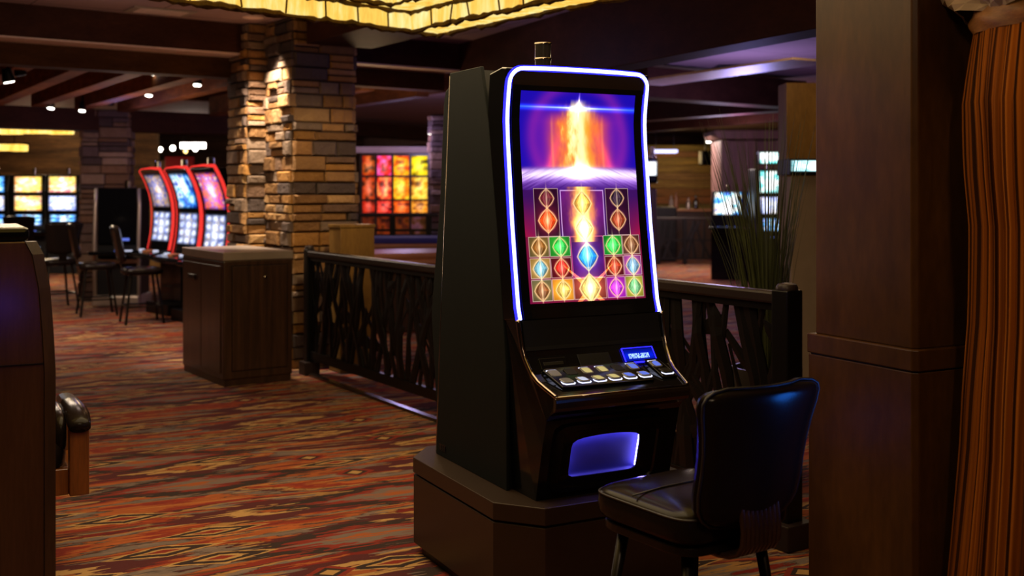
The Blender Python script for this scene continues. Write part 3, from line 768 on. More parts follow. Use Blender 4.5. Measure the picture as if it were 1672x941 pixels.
# ================================================================== CHAIRS
def back_pt(x, v, y, HW, z0, z1, lean, curve):
    hw = np.interp(v, [a for a, _ in HW], [b for _, b in HW])
    return (x*hw, y-lean*v-curve*(-x*x)*1.0, z0+(z1-z0)*v)
HWM = [(0, .06), (.015, .115), (.04, .155), (.09, .187), (.16, .205), (.27, .213), (.42, .211), (.56, .214), (.7, .224), (.83, .238), (.90, .243), (.95, .236), (.985, .205), (1, .15)]
def backrest(mb, y, HW, z0, z1, lean, curve, T, nu=28, nv=36, side=None):
    def f(u, v, sg):
        x = 2*u-1; px, py, pz = back_pt(x, v, y, HW, z0, z1, lean, curve)
        e = max(0, 1-abs(x)**8)*max(0, 1-abs(2*v-1)**14)
        return (px, py+sg*T/2*(.55*(e**.25 if e > 0 else 0)+.45*math.sqrt(e)), pz)
    mb.grid(lambda u, v: f(u, v, -1), nu, nv); mb.grid(lambda u, v: f(u, v, 1), nu, nv, flip=True)
chair = thing('casino_chair', 'dark brown leather armless chair pulled up before the glowing slot machine', 'chair', (.558, 3.44, 0), math.atan2(.57, .82))
mb = MB(); mb.cushion((0, 0, .565), (.232, .225, .062), .32, .5, 64, 24); seat = mb.build('seat', 'leather', chair, smooth=True)
mb = MB()
sg = lambda x, e: math.copysign(abs(x)**e, x)
for zz, k in ((.596, .985), ):
    mb.sweep([(.232*k*sg(math.cos(2*PI*i/64), .32), .225*k*sg(math.sin(2*PI*i/64), .32), zz) for i in range(65)], .004, 6, cap=False)
mb.sweep([(-.222, .02, .622), (-.1, .02, .629), (.1, .02, .629), (.222, .02, .622)], .003, 6)
mb.build('seat_piping', 'leather_seam', seat, smooth=True)
mb = MB(); mb.vprism([(.215*sg(math.cos(2*PI*i/48), .35), .21*sg(math.sin(2*PI*i/48), .35)) for i in range(48)], .485, .512); mb.build('seat_base', 'legmetal', chair, bevel=.004)
mb = MB(); backrest(mb, -.245, HWM, .562, .985, .075, .035, .074); bk = mb.build('backrest', 'leather', chair, smooth=True)
mb = MB(); pts = []
hv = [0, .015, .04, .09, .16, .27, .42, .56, .7, .83, .91, .955, .985, 1]
pts = [back_pt(-1, v, -.245, HWM, .562, .985, .075, .035) for v in hv]+[back_pt(x, 1, -.245, HWM, .562, .985, .075, .035) for x in (-.5, 0, .5)]+[back_pt(1, v, -.245, HWM, .562, .985, .075, .035) for v in hv[::-1]]
pts += [back_pt(0, 0, -.245, HWM, .562, .985, .075, .035), pts[0]]
mb.sweep([Vector(p)+Vector((0, -.020, 0)) for p in pts], .0045, 6, cap=False); mb.build('back_piping', 'leather_seam', bk, smooth=True)
mb = MB()
bp = [(-.268, .70), (-.282, .62), (-.290, .56), (-.286, .52), (-.268, .494), (-.235, .480), (-.19, .474), (-.06, .474)]
for k in range(9):
    x = -.072+.018*k; mb.sweep([(x, y, z) for y, z in bp], .0105, 6, .95, 1.0, up=Vector((1, 0, 0)))
mb.build('back_bracket', 'darkwood', chair, smooth=True)
for sx in (-1, 1):
    for sy in (-1, 1):
        mb = MB(); mb.sweep([(sx*.15, sy*.14, .49), (sx*.20, sy*.20, .02), (sx*.202, sy*.202, 0)], [.019, .015, .015], 10); mb.build('leg', 'legmetal', chair, smooth=True)
mb = MB(); q = [(sx*.186, sy*.182, .19) for sx, sy in ((-1, -1), (1, -1), (1, 1), (-1, 1), (-1, -1))]
for p_, q_ in zip(q, q[1:]): mb.sweep([p_, q_], .009, 8)
mb.build('foot_ring', 'legmetal', chair, smooth=True)

# stools by the far slot bank
def make_stool(label, loc, rot):
    t = thing('bar_stool', label, 'stool', loc, rot, 'black stools at the far slot machines')
    mb = MB(); mb.cushion((0, 0, .60), (.225, .225, .05), .5, .6, 28, 10); mb.build('seat', 'leather', t, smooth=True)
    mb = MB(); backrest(mb, -.235, HWM, .70, 1.13, .09, .03, .06, 12, 18); mb.build('backrest', 'leather', t, smooth=True)
    mb = MB(); mb.bar((0, -.19, .56), (0, -.27, .80), .10, .015); mb.build('back_bracket', 'legmetal', t)
    for sx in (-1, 1):
        for sy in (-1, 1):
            mb = MB(); mb.sweep([(sx*.14, sy*.14, .57), (sx*.21, sy*.21, 0)], .015, 6); mb.build('leg', 'legmetal', t)
    mb = MB(); q = [(sx*.187, sy*.187, .2) for sx, sy in ((-1, -1), (1, -1), (1, 1), (-1, 1), (-1, -1))]
    for a_, b_ in zip(q, q[1:]): mb.sweep([a_, b_], .011, 6)
    mb.build('foot_ring', 'legmetal', t)
    return t
st0 = make_stool('black stool with padded back beside the waste cabinet, nearest the red-edged machines', (GX(222, 12.55), 12.75, 0), math.radians(-62))
def stool(label, px, d, rot):
    c = copy_tree(st0); c.location = (GX(px, d), d, 0); c.rotation_euler = (0, 0, math.radians(rot)); c['label'] = label; return c
stool('black stool drawn up to the dark-screened machine with chrome sides', 158, 13.55, -62)
stool('black stool seen from behind, just left of the far stone pillar', 93, 14.3, 40)
stool('black stool under the yellow-screened slots, mostly hidden by the brown machine back', 40, 17.2, 8)

# foreground machine back (left edge) and armchair
mbk = thing('slot_machine', 'brown-backed slot machine cut off by the left edge, armchair behind it', 'slot machine', (GX(92, 3.45), 3.45, 0), ROT)
zt = 1.385
def bprof(k=0.): return [(-.85, 0), (0-k, 0), (0-k, .98), (-.006-k, 1.1), (-.016-k, 1.24), (-.035-k, 1.345), (-.055-k, zt), (-.85, zt)]
mb = MB(); mb.prism(bprof(.035), lambda x, z: (x, 0, z), lambda x, z: (x, .02, z)); mb.build('back_panel', 'backwood', mbk, bevel=.003)
mb = MB(); mb.prism(bprof(), lambda x, z: (x-.004, .022, z), lambda x, z: (x-.10, .50, z)); mb.build('cabinet_body', 'darkwood', mbk, bevel=.012)
mb = MB(); pr_ = bprof(); 
for (xa, za), (xb, zb) in zip(pr_[1:6], pr_[2:7]):
    mb.hexa([(xa-.034, -.004, za), (xa, .02, za), (xa-.004, .05, za), (xa-.034, .05, za), (xb-.034, -.004, zb), (xb, .02, zb), (xb-.004, .05, zb), (xb-.034, .05, zb)])
mb.build('corner_trim', 'darkwood', mbk)
mb = MB(); mb.box(-.85, -.075, .01, .45, zt+.001, zt+.045); mb.build('top_cap', 'gloss', mbk, bevel=.015)
mb = MB(); mb.box(-.85, -.037, -.003, .0, 1.003, 1.007); mb.build('panel_seam', 'iron', mbk)
mb = MB(); mb.bar((-.85, -.0015, .517), (-.16, -.0015, .517), .003, .004); mb.build('panel_seam', 'iron', mbk)
mb = MB(); mb.box(-.164, -.16, -.003, 0, 0, .515); mb.build('panel_seam', 'iron', mbk)

ac = thing('armchair', 'wooden armchair with black leather seat and arm pad beside the brown machine back', 'armchair', (-2.112, 4.54, 0), math.radians(-152.5))
for sx in (-1, 1):
    mb = MB(); mb.box(sx*.28-.037, sx*.28+.037, .215, .28, .318, .595); mb.build('arm_post', 'armwood', ac, bevel=.004)
    mb = MB(); mb.box(sx*.28-.03, sx*.28+.03, -.26, -.20, .318, .60); mb.build('rear_post', 'armwood', ac, bevel=.004)
    mb = MB(); mb.box(sx*.28-.03, sx*.28+.03, -.2, .215, .318, .40); mb.build('side_rail', 'armwood', ac, bevel=.004)
    mb = MB(); pts = [(sx*.28, -.28, .618), (sx*.28, -.05, .630), (sx*.28, .10, .632), (sx*.28, .20, .624), (sx*.28, .265, .607), (sx*.28, .30, .592)]
    mb.sweep(pts, [.034, .04, .042, .042, .04, .036], 12, 1.15, .62); mb.build('arm_pad', 'leather', ac, smooth=True)
mb = MB(); mb.box(-.243, .243, .21, .25, .318, .425); mb.build('front_rail', 'armwood', ac, bevel=.004)
mb = MB(); mb.cushion((0, .0, .475), (.242, .26, .075), .3, .5); mb.build('seat', 'leather', ac, smooth=True)
mb = MB(); mb.cushion((.06, -.27, .72), (.15, .05, .26), .4, .4); mb.build('backrest', 'leather', ac, smooth=True)
for sx in (-1, 1):
    mb = MB(); mb.cushion((sx*.215, .02, .55), (.03, .22, .09), .5, .6, 24, 12); mb.build('side_cushion', 'leather', ac, smooth=True)
mb = MB(); mb.lathe([(.15, 0), (.15, .015), (.05, .035), (.035, .05), (.035, .30), (.1, .318)], (0, 0, 0)); mb.build('swivel_base', 'legmetal', ac, smooth='auto')

# ================================================================== WASTE CABINET
wc = thing('waste_cabinet', 'dark wood waste cabinet with steel top standing before the stone pillar', 'cabinet', (-2.246, 8.585, 0), math.atan2(AX.y, AX.x))
WW, WD, WH = .575, .98, 1.05
mb = MB(); mb.box(.01, WW-.01, .01, WD-.01, 0, .06); mb.build('plinth', 'darkwood', wc)
mb = MB(); mb.box(0, WW, 0, WD, .05, .985); mb.build('body', 'cabwood', wc, bevel=.012)
mb = MB(); mb.box(-.003, WW+.003, -.003, WD+.003, .985, WH); mb.build('top', 'steel', wc, bevel=.004)
mb = MB(); mb.box(.07, WW-.05, -.008, 0, .12, .94); dr = mb.build('door', 'cabwood', wc, bevel=.003)
mb = MB()
for x0, x1, z0, z1 in ((.064, .070, .114, .946), (WW-.05, WW-.044, .114, .946), (.064, WW-.044, .114, .12), (.064, WW-.044, .94, .946)): mb.box(x0, x1, -.0015, .001, z0, z1)
mb.build('door_gap', 'iron', dr)
mb = MB(); mb.lathe([(.012, 0), (.012, .008), (.008, .01)]); o = mb.build('lock', 'chrome', dr, loc=(.34, -.008, .845)); o.rotation_euler = (PI/2, 0, 0)
for y0, y1 in ((.06, .49), (.50, .93)):
    mb = MB(); mb.box(-.008, 0, y0, y1, .10, .94); dr2 = mb.build('door', 'cabwood', wc, bevel=.003)
    if y0 > .3:
        mb = MB(); mb.box(-.022, -.008, .62, .78, .80, .84); mb.build('handle', 'iron', dr2, bevel=.005)

# ================================================================== RAILINGS
RA = Vector((-1.691, 9.2, 0)); RDIR = BX.copy(); RN = Vector((RDIR.y, -RDIR.x, 0))
def railing(label, t0, t1, zt, posts, seed):
    g = thing('guard_railing', label, 'railing', RA+RDIR*t0, math.atan2(RDIR.y, RDIR.x))
    Ln = t1-t0; rnd = random.Random(seed)
    mb = MB(); mb.box(0, Ln, -.035, .035, zt-.055, zt); mb.build('handrail', 'railwood', g, bevel=.012)
    mb = MB(); mb.box(0, Ln, -.02, .02, zt-.085, zt-.055); mb.box(0, Ln, -.02, .02, .13, .20); mb.box(.03, .06, -.015, .015, .2, zt-.08); mb.box(Ln-.06, Ln-.03, -.015, .015, .2, zt-.08); mb.build('rail_frame', 'iron', g)
    mb = MB()
    z0, z1 = .19, zt-.07
    x = .0
    while x < Ln:
        for rep in range(2):
            xa = x+rnd.uniform(-.05, .12); lean = rnd.uniform(-.38, .38)
            pts = []
            for k in range(6):
                f = k/5; pts.append(Vector((min(max(xa+lean*f+rnd.uniform(-.018, .018), .03), Ln-.03), rnd.uniform(-.008, .008), z0+(z1-z0)*f)))
            w = rnd.uniform(.022, .05)
            mb.sweep(pts, [w*rnd.uniform(.7, 1.25)*(1.1-.3*k/5) for k in range(6)], 6, 1., .22, up=Vector((0, 1, 0)))
            if rnd.random() < .75:      # side branch
                k = rnd.randint(1, 3); p = pts[k]; dx = rnd.choice((-1, 1))*rnd.uniform(.1, .24); dz = rnd.uniform(.15, .32)
                q = Vector((min(max(p.x+dx, .03), Ln-.03), 0, min(p.z+dz, z1)))
                mb.sweep([p, (p+q)/2+Vector((0, 0, -.02)), q], [w*.8, w*.6, w*.4], 6, 1., .22, up=Vector((0, 1, 0)))
            if rnd.random() < .8:       # leaf
                p = pts[rnd.randint(1, 4)]; a = rnd.uniform(-1.2, 1.2); lw = rnd.uniform(.035, .06)
                dv = Vector((math.sin(a), 0, math.cos(a)))
                mb.sweep([p, p+dv*.05, p+dv*.10, p+dv*.15], [.006, lw, lw*.8, .004], 6, 1., .12, up=Vector((0, 1, 0)))
        x += .105
    mb.build('branch_panel', 'iron', g)
    for tx, w, cap in posts:
        mb = MB(); mb.box(tx-w/2, tx+w/2, -w/2, w/2, 0, zt+.01); p = mb.build('post', 'iron', g, bevel=.006)
        mb = MB(); mb.lathe([(w*.5, 0), (w*.5, .012), (w*.42, .024), (w*.2, .03)], (tx, 0, zt+.01), 16); mb.build('post_cap', 'railwood', p, smooth='auto')
        mb = MB(); mb.box(tx-w*.9, tx+w*.9, -w*.9, w*.9, 0, .11); mb.build('post_base', 'railwood', p, bevel=.006)
    mb = MB(); mb.box(.1, Ln, -.05, .0, 0, .022); mb.build('kick_strip', 'bronze', g, bevel=.003)
    return g
railing('dark railing with black branch-pattern panel between stone pillar and slot machine', 0, 3.1, 1.035, [(0, .075, 1)], 3)
railing('dark railing with black branch-pattern panel between slot machine and panelled column', 3.22, 5.27, 1.10, [(5.27-3.22, .095, 1)], 9)

# wooden divider box behind the left railing
db = MB(); o_ = U(553, 420, 10.15)
dbx = thing('divider_box', 'plain brown wooden box rising behind the railing against the stone pillar', 'box', (GX(556, 9.22), 9.22, 0), math.atan2(AX.y, AX.x))
mb = MB(); mb.box(0, .32, 0, .22, 0, 1.22); mb.build('box_body', 'postwood', dbx, bevel=.006)
mb = MB(); mb.box(-.008, .328, -.008, .228, 1.22, 1.245); mb.build('box_top', 'postwood', dbx, bevel=.004)

# ================================================================== RIGHT COLUMN + CURTAIN
col = thing('panelled_column', 'wide dark wood panelled column with a stepped base beside the chair', 'column', (1.318, 3.6, 0), math.atan2(.461, .887), kind='structure')
def chamf(g, c=.03, A=.95, B=.50):
    x0, y0 = g, g
    return [(x0+c*.55, y0), (A, y0), (A, B-g), (x0, B-g), (x0, y0+c*.55)]
mb = MB(); mb.vprism(chamf(0), 0, .945); mb.build('base_block', 'colwood', col, bevel=.003)
mb = MB(); mb.vprism(chamf(.006), .945, .95); mb.build('shadow_gap', 'iron', col)
mb = MB(); mb.vprism(chamf(-.004), .95, 1.02); mb.build('base_ledge', 'colwood', col, bevel=.004)
mb = MB(); mb.vprism(chamf(.018), 1.02, ZC); mb.build('shaft', 'colwood', col, bevel=.004)

cu = thing('curtain', 'orange-brown striped curtain gathered under a leather-like band, at the right edge', 'curtain', (1.83, 3.50, 0))
rsc = np.random.RandomState(3)
NU, NV = 640, 26
stripe = [(140, 76, 18), (110, 58, 13), (48, 24, 6), (152, 86, 22), (76, 38, 9), (130, 70, 16)]
ids = np.repeat(rsc.randint(0, len(stripe), 321), 2)
prof = [(2.06, .335), (1.95, .35), (1.83, .362), (1.6, .352), (1.42, .336), (1.2, .338), (1.12, .340), (.9, .356), (.7, .366), (.4, .392), (.0, .43)]
ph = rsc.rand(6)*6.28
def cfn(u, v):
    a = -PI*1.12+u*PI*1.24
    z = 2.06*(1-v)+.004
    R = np.interp(-z, [-p[0] for p in prof], [p[1] for p in prof])
    fl = .004*math.sin(a*61+ph[0]+z*.3)+.004*math.sin(a*113+ph[1]-z*.5)+.012*math.sin(a*9+ph[2]+z*.8)
    R2 = R+fl*min(1, (2.1-z)*2.5)
    return (R2*math.cos(a), R2*math.sin(a), z)
mb = MB(); mb.grid(cfn, NU, NV)
cc = np.array([(*lin(stripe[ids[min(int(i), NU-1)]]), 1) for j in range(NV+1) for i in range(NU+1)])
mb.build('curtain_cloth', 'curtain', cu, smooth=True, colors=cc)
mb = MB(); 
def bnd(u, v):
    a = -PI*1.12+u*PI*1.24; R = .338+.012*math.sin(v*PI)+.004*math.sin(a*13+v*7); return (R*math.cos(a), R*math.sin(a), 2.05+.075*v)
mb.grid(bnd, 80, 6); mb.build('gather_band', 'band', cu, smooth=True)
mb = MB()
rsr = np.random.RandomState(8)
def rk(u, v):
    a = u*2*PI; j = .03*math.sin(a*5+v*4)+.02*math.sin(a*11+v*9)
    return ((.36+.08*math.sin(v*PI*.5)+j)*math.cos(a), (.36+.08*math.sin(v*PI*.5)+j)*math.sin(a), 2.115+.18*v+.012*math.sin(a*7))
mb.grid(rk, 60, 8); o = mb.build('stone_corbel', 'rock', loc=(1.83, 3.50, 0)); tag(o, 'rough grey stone corbel just above the striped curtain', 'stone', kind='structure')

# ================================================================== LANTERN
def lantern(label, far, da, db, la, lb, z, steps, name='ceiling_lantern'):
    """far: far corner (xy), da / db: unit directions from it; nested frames stepping upward to the middle"""
    g = thing(name, label, 'lantern', (far.x, far.y, 0), 0)
    rnd = random.Random(4)
    A, B = Vector((da.x, da.y, 0)), Vector((db.x, db.y, 0))
    def Q(a, b, zz): return A*a+B*b+Vector((0, 0, zz))
    ia, ib, zz = 0., 0., z
    rim = MB()
    def wrink(p0, p1, q0, q1, n, m, amp, nrm):
        """quad p0-p1 (one long edge) to q0-q1 with wrinkles and a scalloped lower edge"""
        mb = MB(); ph = [rnd.uniform(0, 6.3) for _ in range(4)]
        Ln = (p1-p0).length
        def fn(u, v):
            x = u*Ln
            e = .5*math.sin(x*21+ph[0]+v*1.5)+.3*math.sin(x*47+ph[1]+2*v)+.4*math.sin(x*9+ph[2])
            base = (p0.lerp(p1, u)).lerp(q0.lerp(q1, u), v)
            return base+nrm*(amp*e*math.sin(PI*min(max(v, .05), .95)))
        mb.grid(fn, n, m); return mb
    def fringe(p0, p1, r):
        Ln = (p1-p0).length; n = max(8, int(Ln/.05)); pts = []; rr = []
        for i in range(n+1):
            pts.append(p0.lerp(p1, i/n)+Vector((rnd.uniform(-.006, .006), rnd.uniform(-.006, .006), rnd.uniform(-.012, .006)))); rr.append(r*rnd.uniform(.6, 1.5))
        rim.sweep(pts, rr, 6)
    for wA, wB, hgt in steps:
        # underside frame strips along both far edges (width wB beside the da edge, wA beside the db edge)
        if wB > .02: wrink(Q(ia, ib, zz), Q(la, ib, zz), Q(ia, ib+wB, zz), Q(la, ib+wB, zz), 120, 4, .012, Vector((0, 0, 1))).build('fabric_panel', 'lantern', g, smooth=True)
        if wA > .02: wrink(Q(ia, ib, zz), Q(ia, lb, zz), Q(ia+wA, ib, zz), Q(ia+wA, lb, zz), 120, 4, .012, Vector((0, 0, 1))).build('fabric_panel', 'lantern', g, smooth=True)
        fringe(Q(ia, ib, zz-.006), Q(la, ib, zz-.006), .016); fringe(Q(ia, ib, zz-.006), Q(ia, lb, zz-.006), .016)
        ia += wA; ib += wB
        wrink(Q(ia, ib, zz), Q(la, ib, zz), Q(ia, ib, zz+hgt), Q(la, ib, zz+hgt), 140, 5, .012, B).build('fabric_panel', 'lantern', g, smooth=True)
        wrink(Q(ia, ib, zz), Q(ia, lb, zz), Q(ia, ib, zz+hgt), Q(ia, lb, zz+hgt), 140, 5, .012, A).build('fabric_panel', 'lantern', g, smooth=True)
        fringe(Q(ia, ib, zz-.004), Q(la, ib, zz-.004), .016); fringe(Q(ia, ib, zz-.004), Q(ia, lb, zz-.004), .016)
        x = ia+rnd.uniform(.1, .3)
        while x < la:
            rim.sweep([Q(x, ib+.012, zz), Q(x+rnd.uniform(-.03, .03), ib+.012, zz+hgt)], .006, 5); x += rnd.uniform(.2, .34)
        x = ib+rnd.uniform(.1, .3)
        while x < lb:
            rim.sweep([Q(ia+.012, x, zz), Q(ia+.012, x+rnd.uniform(-.05, .05), zz+hgt)], .006, 5); x += rnd.uniform(.2, .34)
        fringe(Q(ia, ib, zz+hgt), Q(la, ib, zz+hgt), .014); fringe(Q(ia, ib, zz+hgt), Q(ia, lb, zz+hgt), .014)
        zz += hgt
    mb = MB(); mb.add([Q(ia, ib, zz), Q(la, ib, zz), Q(la, lb, zz), Q(ia, lb, zz)], [(0, 1, 2, 3)]); mb.build('crown_panel', 'lantern', g)
    wrink(Q(0, -.004, z), Q(la, -.004, z), Q(0, -.004, z+.16), Q(la, -.004, z+.16), 120, 4, .006, B).build('outer_panel', 'lantern', g, smooth=True)  # unseen glowing sides added to light the ceiling behind the lantern
    wrink(Q(-.004, 0, z), Q(-.004, lb, z), Q(-.004, 0, z+.16), Q(-.004, lb, z+.16), 120, 4, .006, A).build('outer_panel', 'lantern', g, smooth=True)
    rim.build('bark_trim', 'lanternrim', g)
    return g
ZL = 2.62
kf = up(712, 56, ZL); kl = up(325, 4, ZL); kr = up(970, 2, ZL)
da = (kl-kf).normalized(); db_ = (kr-kf).normalized()
lantern('large glowing yellow fabric lantern with dark bark trim hung under the ceiling', kf, da, db_, 4.2, 4.0, ZL, [(.24, .02, .13), (.26, .14, .11)])

# ------------------------------------------------------------------ small ceiling things
def disc(name, px, py, z, r, mat, label, cat, group=None):
    p = up(px, py, z); mb = MB(); mb.lathe([(r, 0), (r, -.012), (r*.8, -.016)], (p.x, p.y, z), 24)
    return tag(mb.build(name, mat), label, cat, group)
disc('recessed_downlight', 413, 27, ZC-.001, .09, 'beamedge', 'small round recessed downlight in the ceiling above the stone pillar', 'downlight')
p = up(262, 18, ZC); mb = MB(); mb.box(-.26, .26, -.16, .16, -.012, 0); v_ = mb.build('ceiling_vent', 'beige', loc=(p.x, p.y, ZC), rot=math.atan2(AX.y, AX.x), bevel=.004); tag(v_, 'flat beige vent plate in the ceiling above the long beam', 'vent')
for k in range(5):
    mb = MB(); mb.box(-.2, .2, -.12+.05*k, -.10+.05*k, -.016, -.010); mb.build('louvre', 'beamedge', v_)

SPOTS = []
def track_spot(px, py, d, label, lit=True, aim=(0, -.25, -1), r=.05):
    z = GZ(py, d); x = GX(px, d)
    t = thing('track_spotlight', label, 'spotlight', (x, d, z), 0, 'small spotlights under the timber ceiling')
    ax = Vector(aim).normalized()
    mb = MB(); mb.sweep([-ax*.12, -ax*.02, Vector((0, 0, 0))], [r*.7, r, r], 12); hd = mb.build('lamp_head', 'iron', t, smooth='auto')
    mb = MB(); mb.sweep([ax*.001, ax*.006], [r*.82, r*.75], 12); mb.build('lamp_lens', 'whitebulb' if lit else 'iron', t)
    mb = MB(); mb.sweep([-ax*.06, Vector((0, 0, .14))-ax*.06], .008, 6); mb.build('stem', 'iron', t)
    return t
track_spot(15, 134, 9.6, 'black spotlight glowing below, at the far upper left under a joist', True, (.2, .1, -1), .055)
track_spot(34, 123, 10., 'dark unlit spotlight beside the lit one at the upper left', False, (.2, .1, -1), .055)
track_spot(252, 121, 11.6, 'bright round spotlight nearest below the long beam', True)
track_spot(322, 139, 11.8, 'bright black-hooded spotlight closest to the big stone pillar', True)
track_spot(243, 156, 13.4, 'small bright spotlight midway along the joists', True)
track_spot(83, 177, 14.1, 'bright spotlight on the dark cross beam above the yellow strip lamps', True)
track_spot(134, 181, 14.4, 'bright spotlight over the top of the far stone pillar', True)
track_spot(180, 171, 14.4, 'dim spotlight over the far pillar, turned away', False)
track_spot(704, 218, 17., 'bright white lamp above the stained glass, beside the slot machine', True, r=.055)
track_spot(1157, 232, 21., 'small bright white lamp near the far wooden column capital', True, r=.06)

# far yellow strip lamps
def strip_lamp(px0, px1, py0, py1, d, label):
    g = thing('hanging_lantern', label, 'lantern', (0, d, 0)); x0, x1 = GX(px0, d), GX(px1, d); z0, z1 = GZ(py1, d), GZ(py0, d)
    n = 5
    for k in range(n):
        a, b = x0+(x1-x0)*k/n, x0+(x1-x0)*(k+1)/n
        mb = MB(); mb.box(a+.012, b-.012, -.15, .15, z0+.01*(k % 2), z1); mb.build('fabric_panel', 'lantern_far', g, bevel=.02)
    mb = MB(); mb.box(x0, x1, -.16, .16, z1, z1+.03); mb.build('top_trim', 'lanternrim', g)
    for k in (.15, .85):
        mb = MB(); mb.sweep([(x0+(x1-x0)*k, 0, z1+.02), (x0+(x1-x0)*k, 0, ZC)], .01, 6); mb.build('hanging_rod', 'iron', g)
strip_lamp(-90, 117, 207, 219, 17., 'upper far yellow strip lantern beside the far stone pillar')
strip_lamp(-80, 42, 236, 247, 20., 'lower far yellow strip lantern above the yellow-screened slots')

# ================================================================== FAR SLOT MACHINES
WARM = [(250, 190, 60), (255, 230, 120), (240, 140, 70), (255, 240, 190), (230, 110, 120)]
BLUE = [(20, 50, 150), (40, 120, 220), (120, 190, 255), (230, 240, 255), (30, 60, 170)]
PURP = [(90, 30, 150), (190, 50, 170), (240, 110, 60), (120, 50, 190), (250, 200, 160)]
PALE = [(150, 170, 240), (220, 225, 255), (110, 130, 220), (255, 235, 220), (120, 150, 230)]
DUSK = [(60, 60, 120), (120, 110, 150), (170, 130, 80), (70, 70, 140), (210, 180, 150)]
CYAN = [(20, 60, 190), (60, 160, 240), (210, 245, 255), (255, 220, 180), (40, 80, 210)]
def flat_screen(name, parent, x0, x1, z0, z1, y, paint, tilt=0., nx=28, ny=24):
    return screen_part(name, lambda u, v: (x0+(x1-x0)*u, y-tilt*v, z1+(z0-z1)*v), paint, nx, ny, parent, mat='screen_bright')
def upright(label, x, d, rot, pals, group=None, w=.6, h=1.80):
    t = thing('slot_machine', label, 'slot machine', (x, d, 0), rot, group)
    mb = MB(); mb.prism([(0, .0), (.55, 0), (.55, h), (.06, h), (.0, h-.3), (.06, 1.0), (-.02, .85), (-.02, .80), (.05, .7)], lambda y, z: (-w/2, y, z), lambda y, z: (w/2, y, z)); mb.build('cabinet', 'panel', t, bevel=.01)
    a, b = -w/2+.05, w/2-.05
    for nm, z0, z1, pal, sd in (('top_screen', 1.48, h-.03, pals[0], 1), ('main_screen', 1.15, 1.42, pals[1], 5)):
        mb = MB(); mb.box(a-.015, b+.015, -.03, .1, z0-.015, z1+.015); s = mb.build('screen_frame', 'gloss', t, bevel=.008)
        flat_screen(nm, s, a, b, z0, z1, -.033, painter(pal, sd+int(abs(x)*10), 4., .28))
    mb = MB(); mb.box(a-.01, b+.01, -.005, .12, .86, 1.10); s = mb.build('lower_frame', 'gloss', t)
    flat_screen('lower_screen', s, a+.01, b-.01, .88, 1.08, -.008, painter(BLUE, 31+int(abs(x)*10), 6., .35, 3))
    mb = MB(); mb.box(-w/2, w/2, -.2, .05, .74, .78); dk_ = mb.build('button_deck', 'gloss', t, bevel=.01)
    for k in range(3):
        mb = MB(); mb.lathe([(.03, 0), (.028, .012)], (-.16+.16*k, -.13, .78), 10); mb.build('button', 'btn_blue', dk_)
    mb = MB(); mb.lathe([(.035, 0), (.035, .12), (.028, .13)], (0, .25, h)); mb.build('tower_lamp', 'chrome', t, smooth='auto')
    return t
upright('slot machine with blue screens, cut off by the left edge of the bank', GX(-14, 20), 20, 0, (BLUE, PALE), w=.60)
upright('slot machine with a yellow top screen, mid-bank above the brown machine back', GX(47, 20), 20, 0, (WARM, WARM), w=.60)
upright('slot machine with a yellow top screen beside the far stone pillar', GX(103, 20), 20, 0, (WARM, PALE), w=.60)

# dark-screened machine with chrome sides
x, d = GX(191, 14.55), 14.55
t = thing('slot_machine', 'slot machine with blank dark screen and chrome side pillars behind the stools', 'slot machine', (x, d, 0), math.radians(4))
mb = MB(); mb.box(-.27, .27, .05, .6, 0, 1.55); mb.build('cabinet', 'panel', t, bevel=.01)
mb = MB(); mb.box(-.25, .25, .0, .06, .82, 1.56); mb.build('dark_screen', 'gloss', t, bevel=.01)
for sx in (-1, 1):
    mb = MB(); mb.sweep([(sx*.285, .0, .05), (sx*.285, -.02, .9), (sx*.285, .02, 1.3), (sx*.272, .05, 1.55)], .024, 8); mb.build('side_pillar', 'steel', t, smooth=True)
mb = MB(); mb.box(-.30, .30, -.24, .06, .68, .73); dkk = mb.build('button_deck', 'gloss', t, bevel=.012)
for k in range(3):
    mb = MB(); mb.box(.02+.075*k, .08+.075*k, -.20, -.12, .73, .745); mb.build('button', 'btn_white' if k else 'btn_blue', dkk)
mb = MB(); mb.box(.02, .16, -.004, .0, .86, .895); mb.build('credit_display', 'btn_blue', t)
mb = MB(); mb.box(-.30, .30, -.1, .6, 0, .14); mb.build('base', 'steel', t, bevel=.02)
mb = MB(); mb.box(-.30, .30, -.02, .05, .56, .62); mb.build('knee_shelf', 'steel', t, bevel=.01)
mb = MB(); mb.lathe([(.04, 0), (.04, .1), (.03, .11)], (.06, .3, 1.55)); mb.build('tower_lamp', 'chrome', t, smooth='auto')

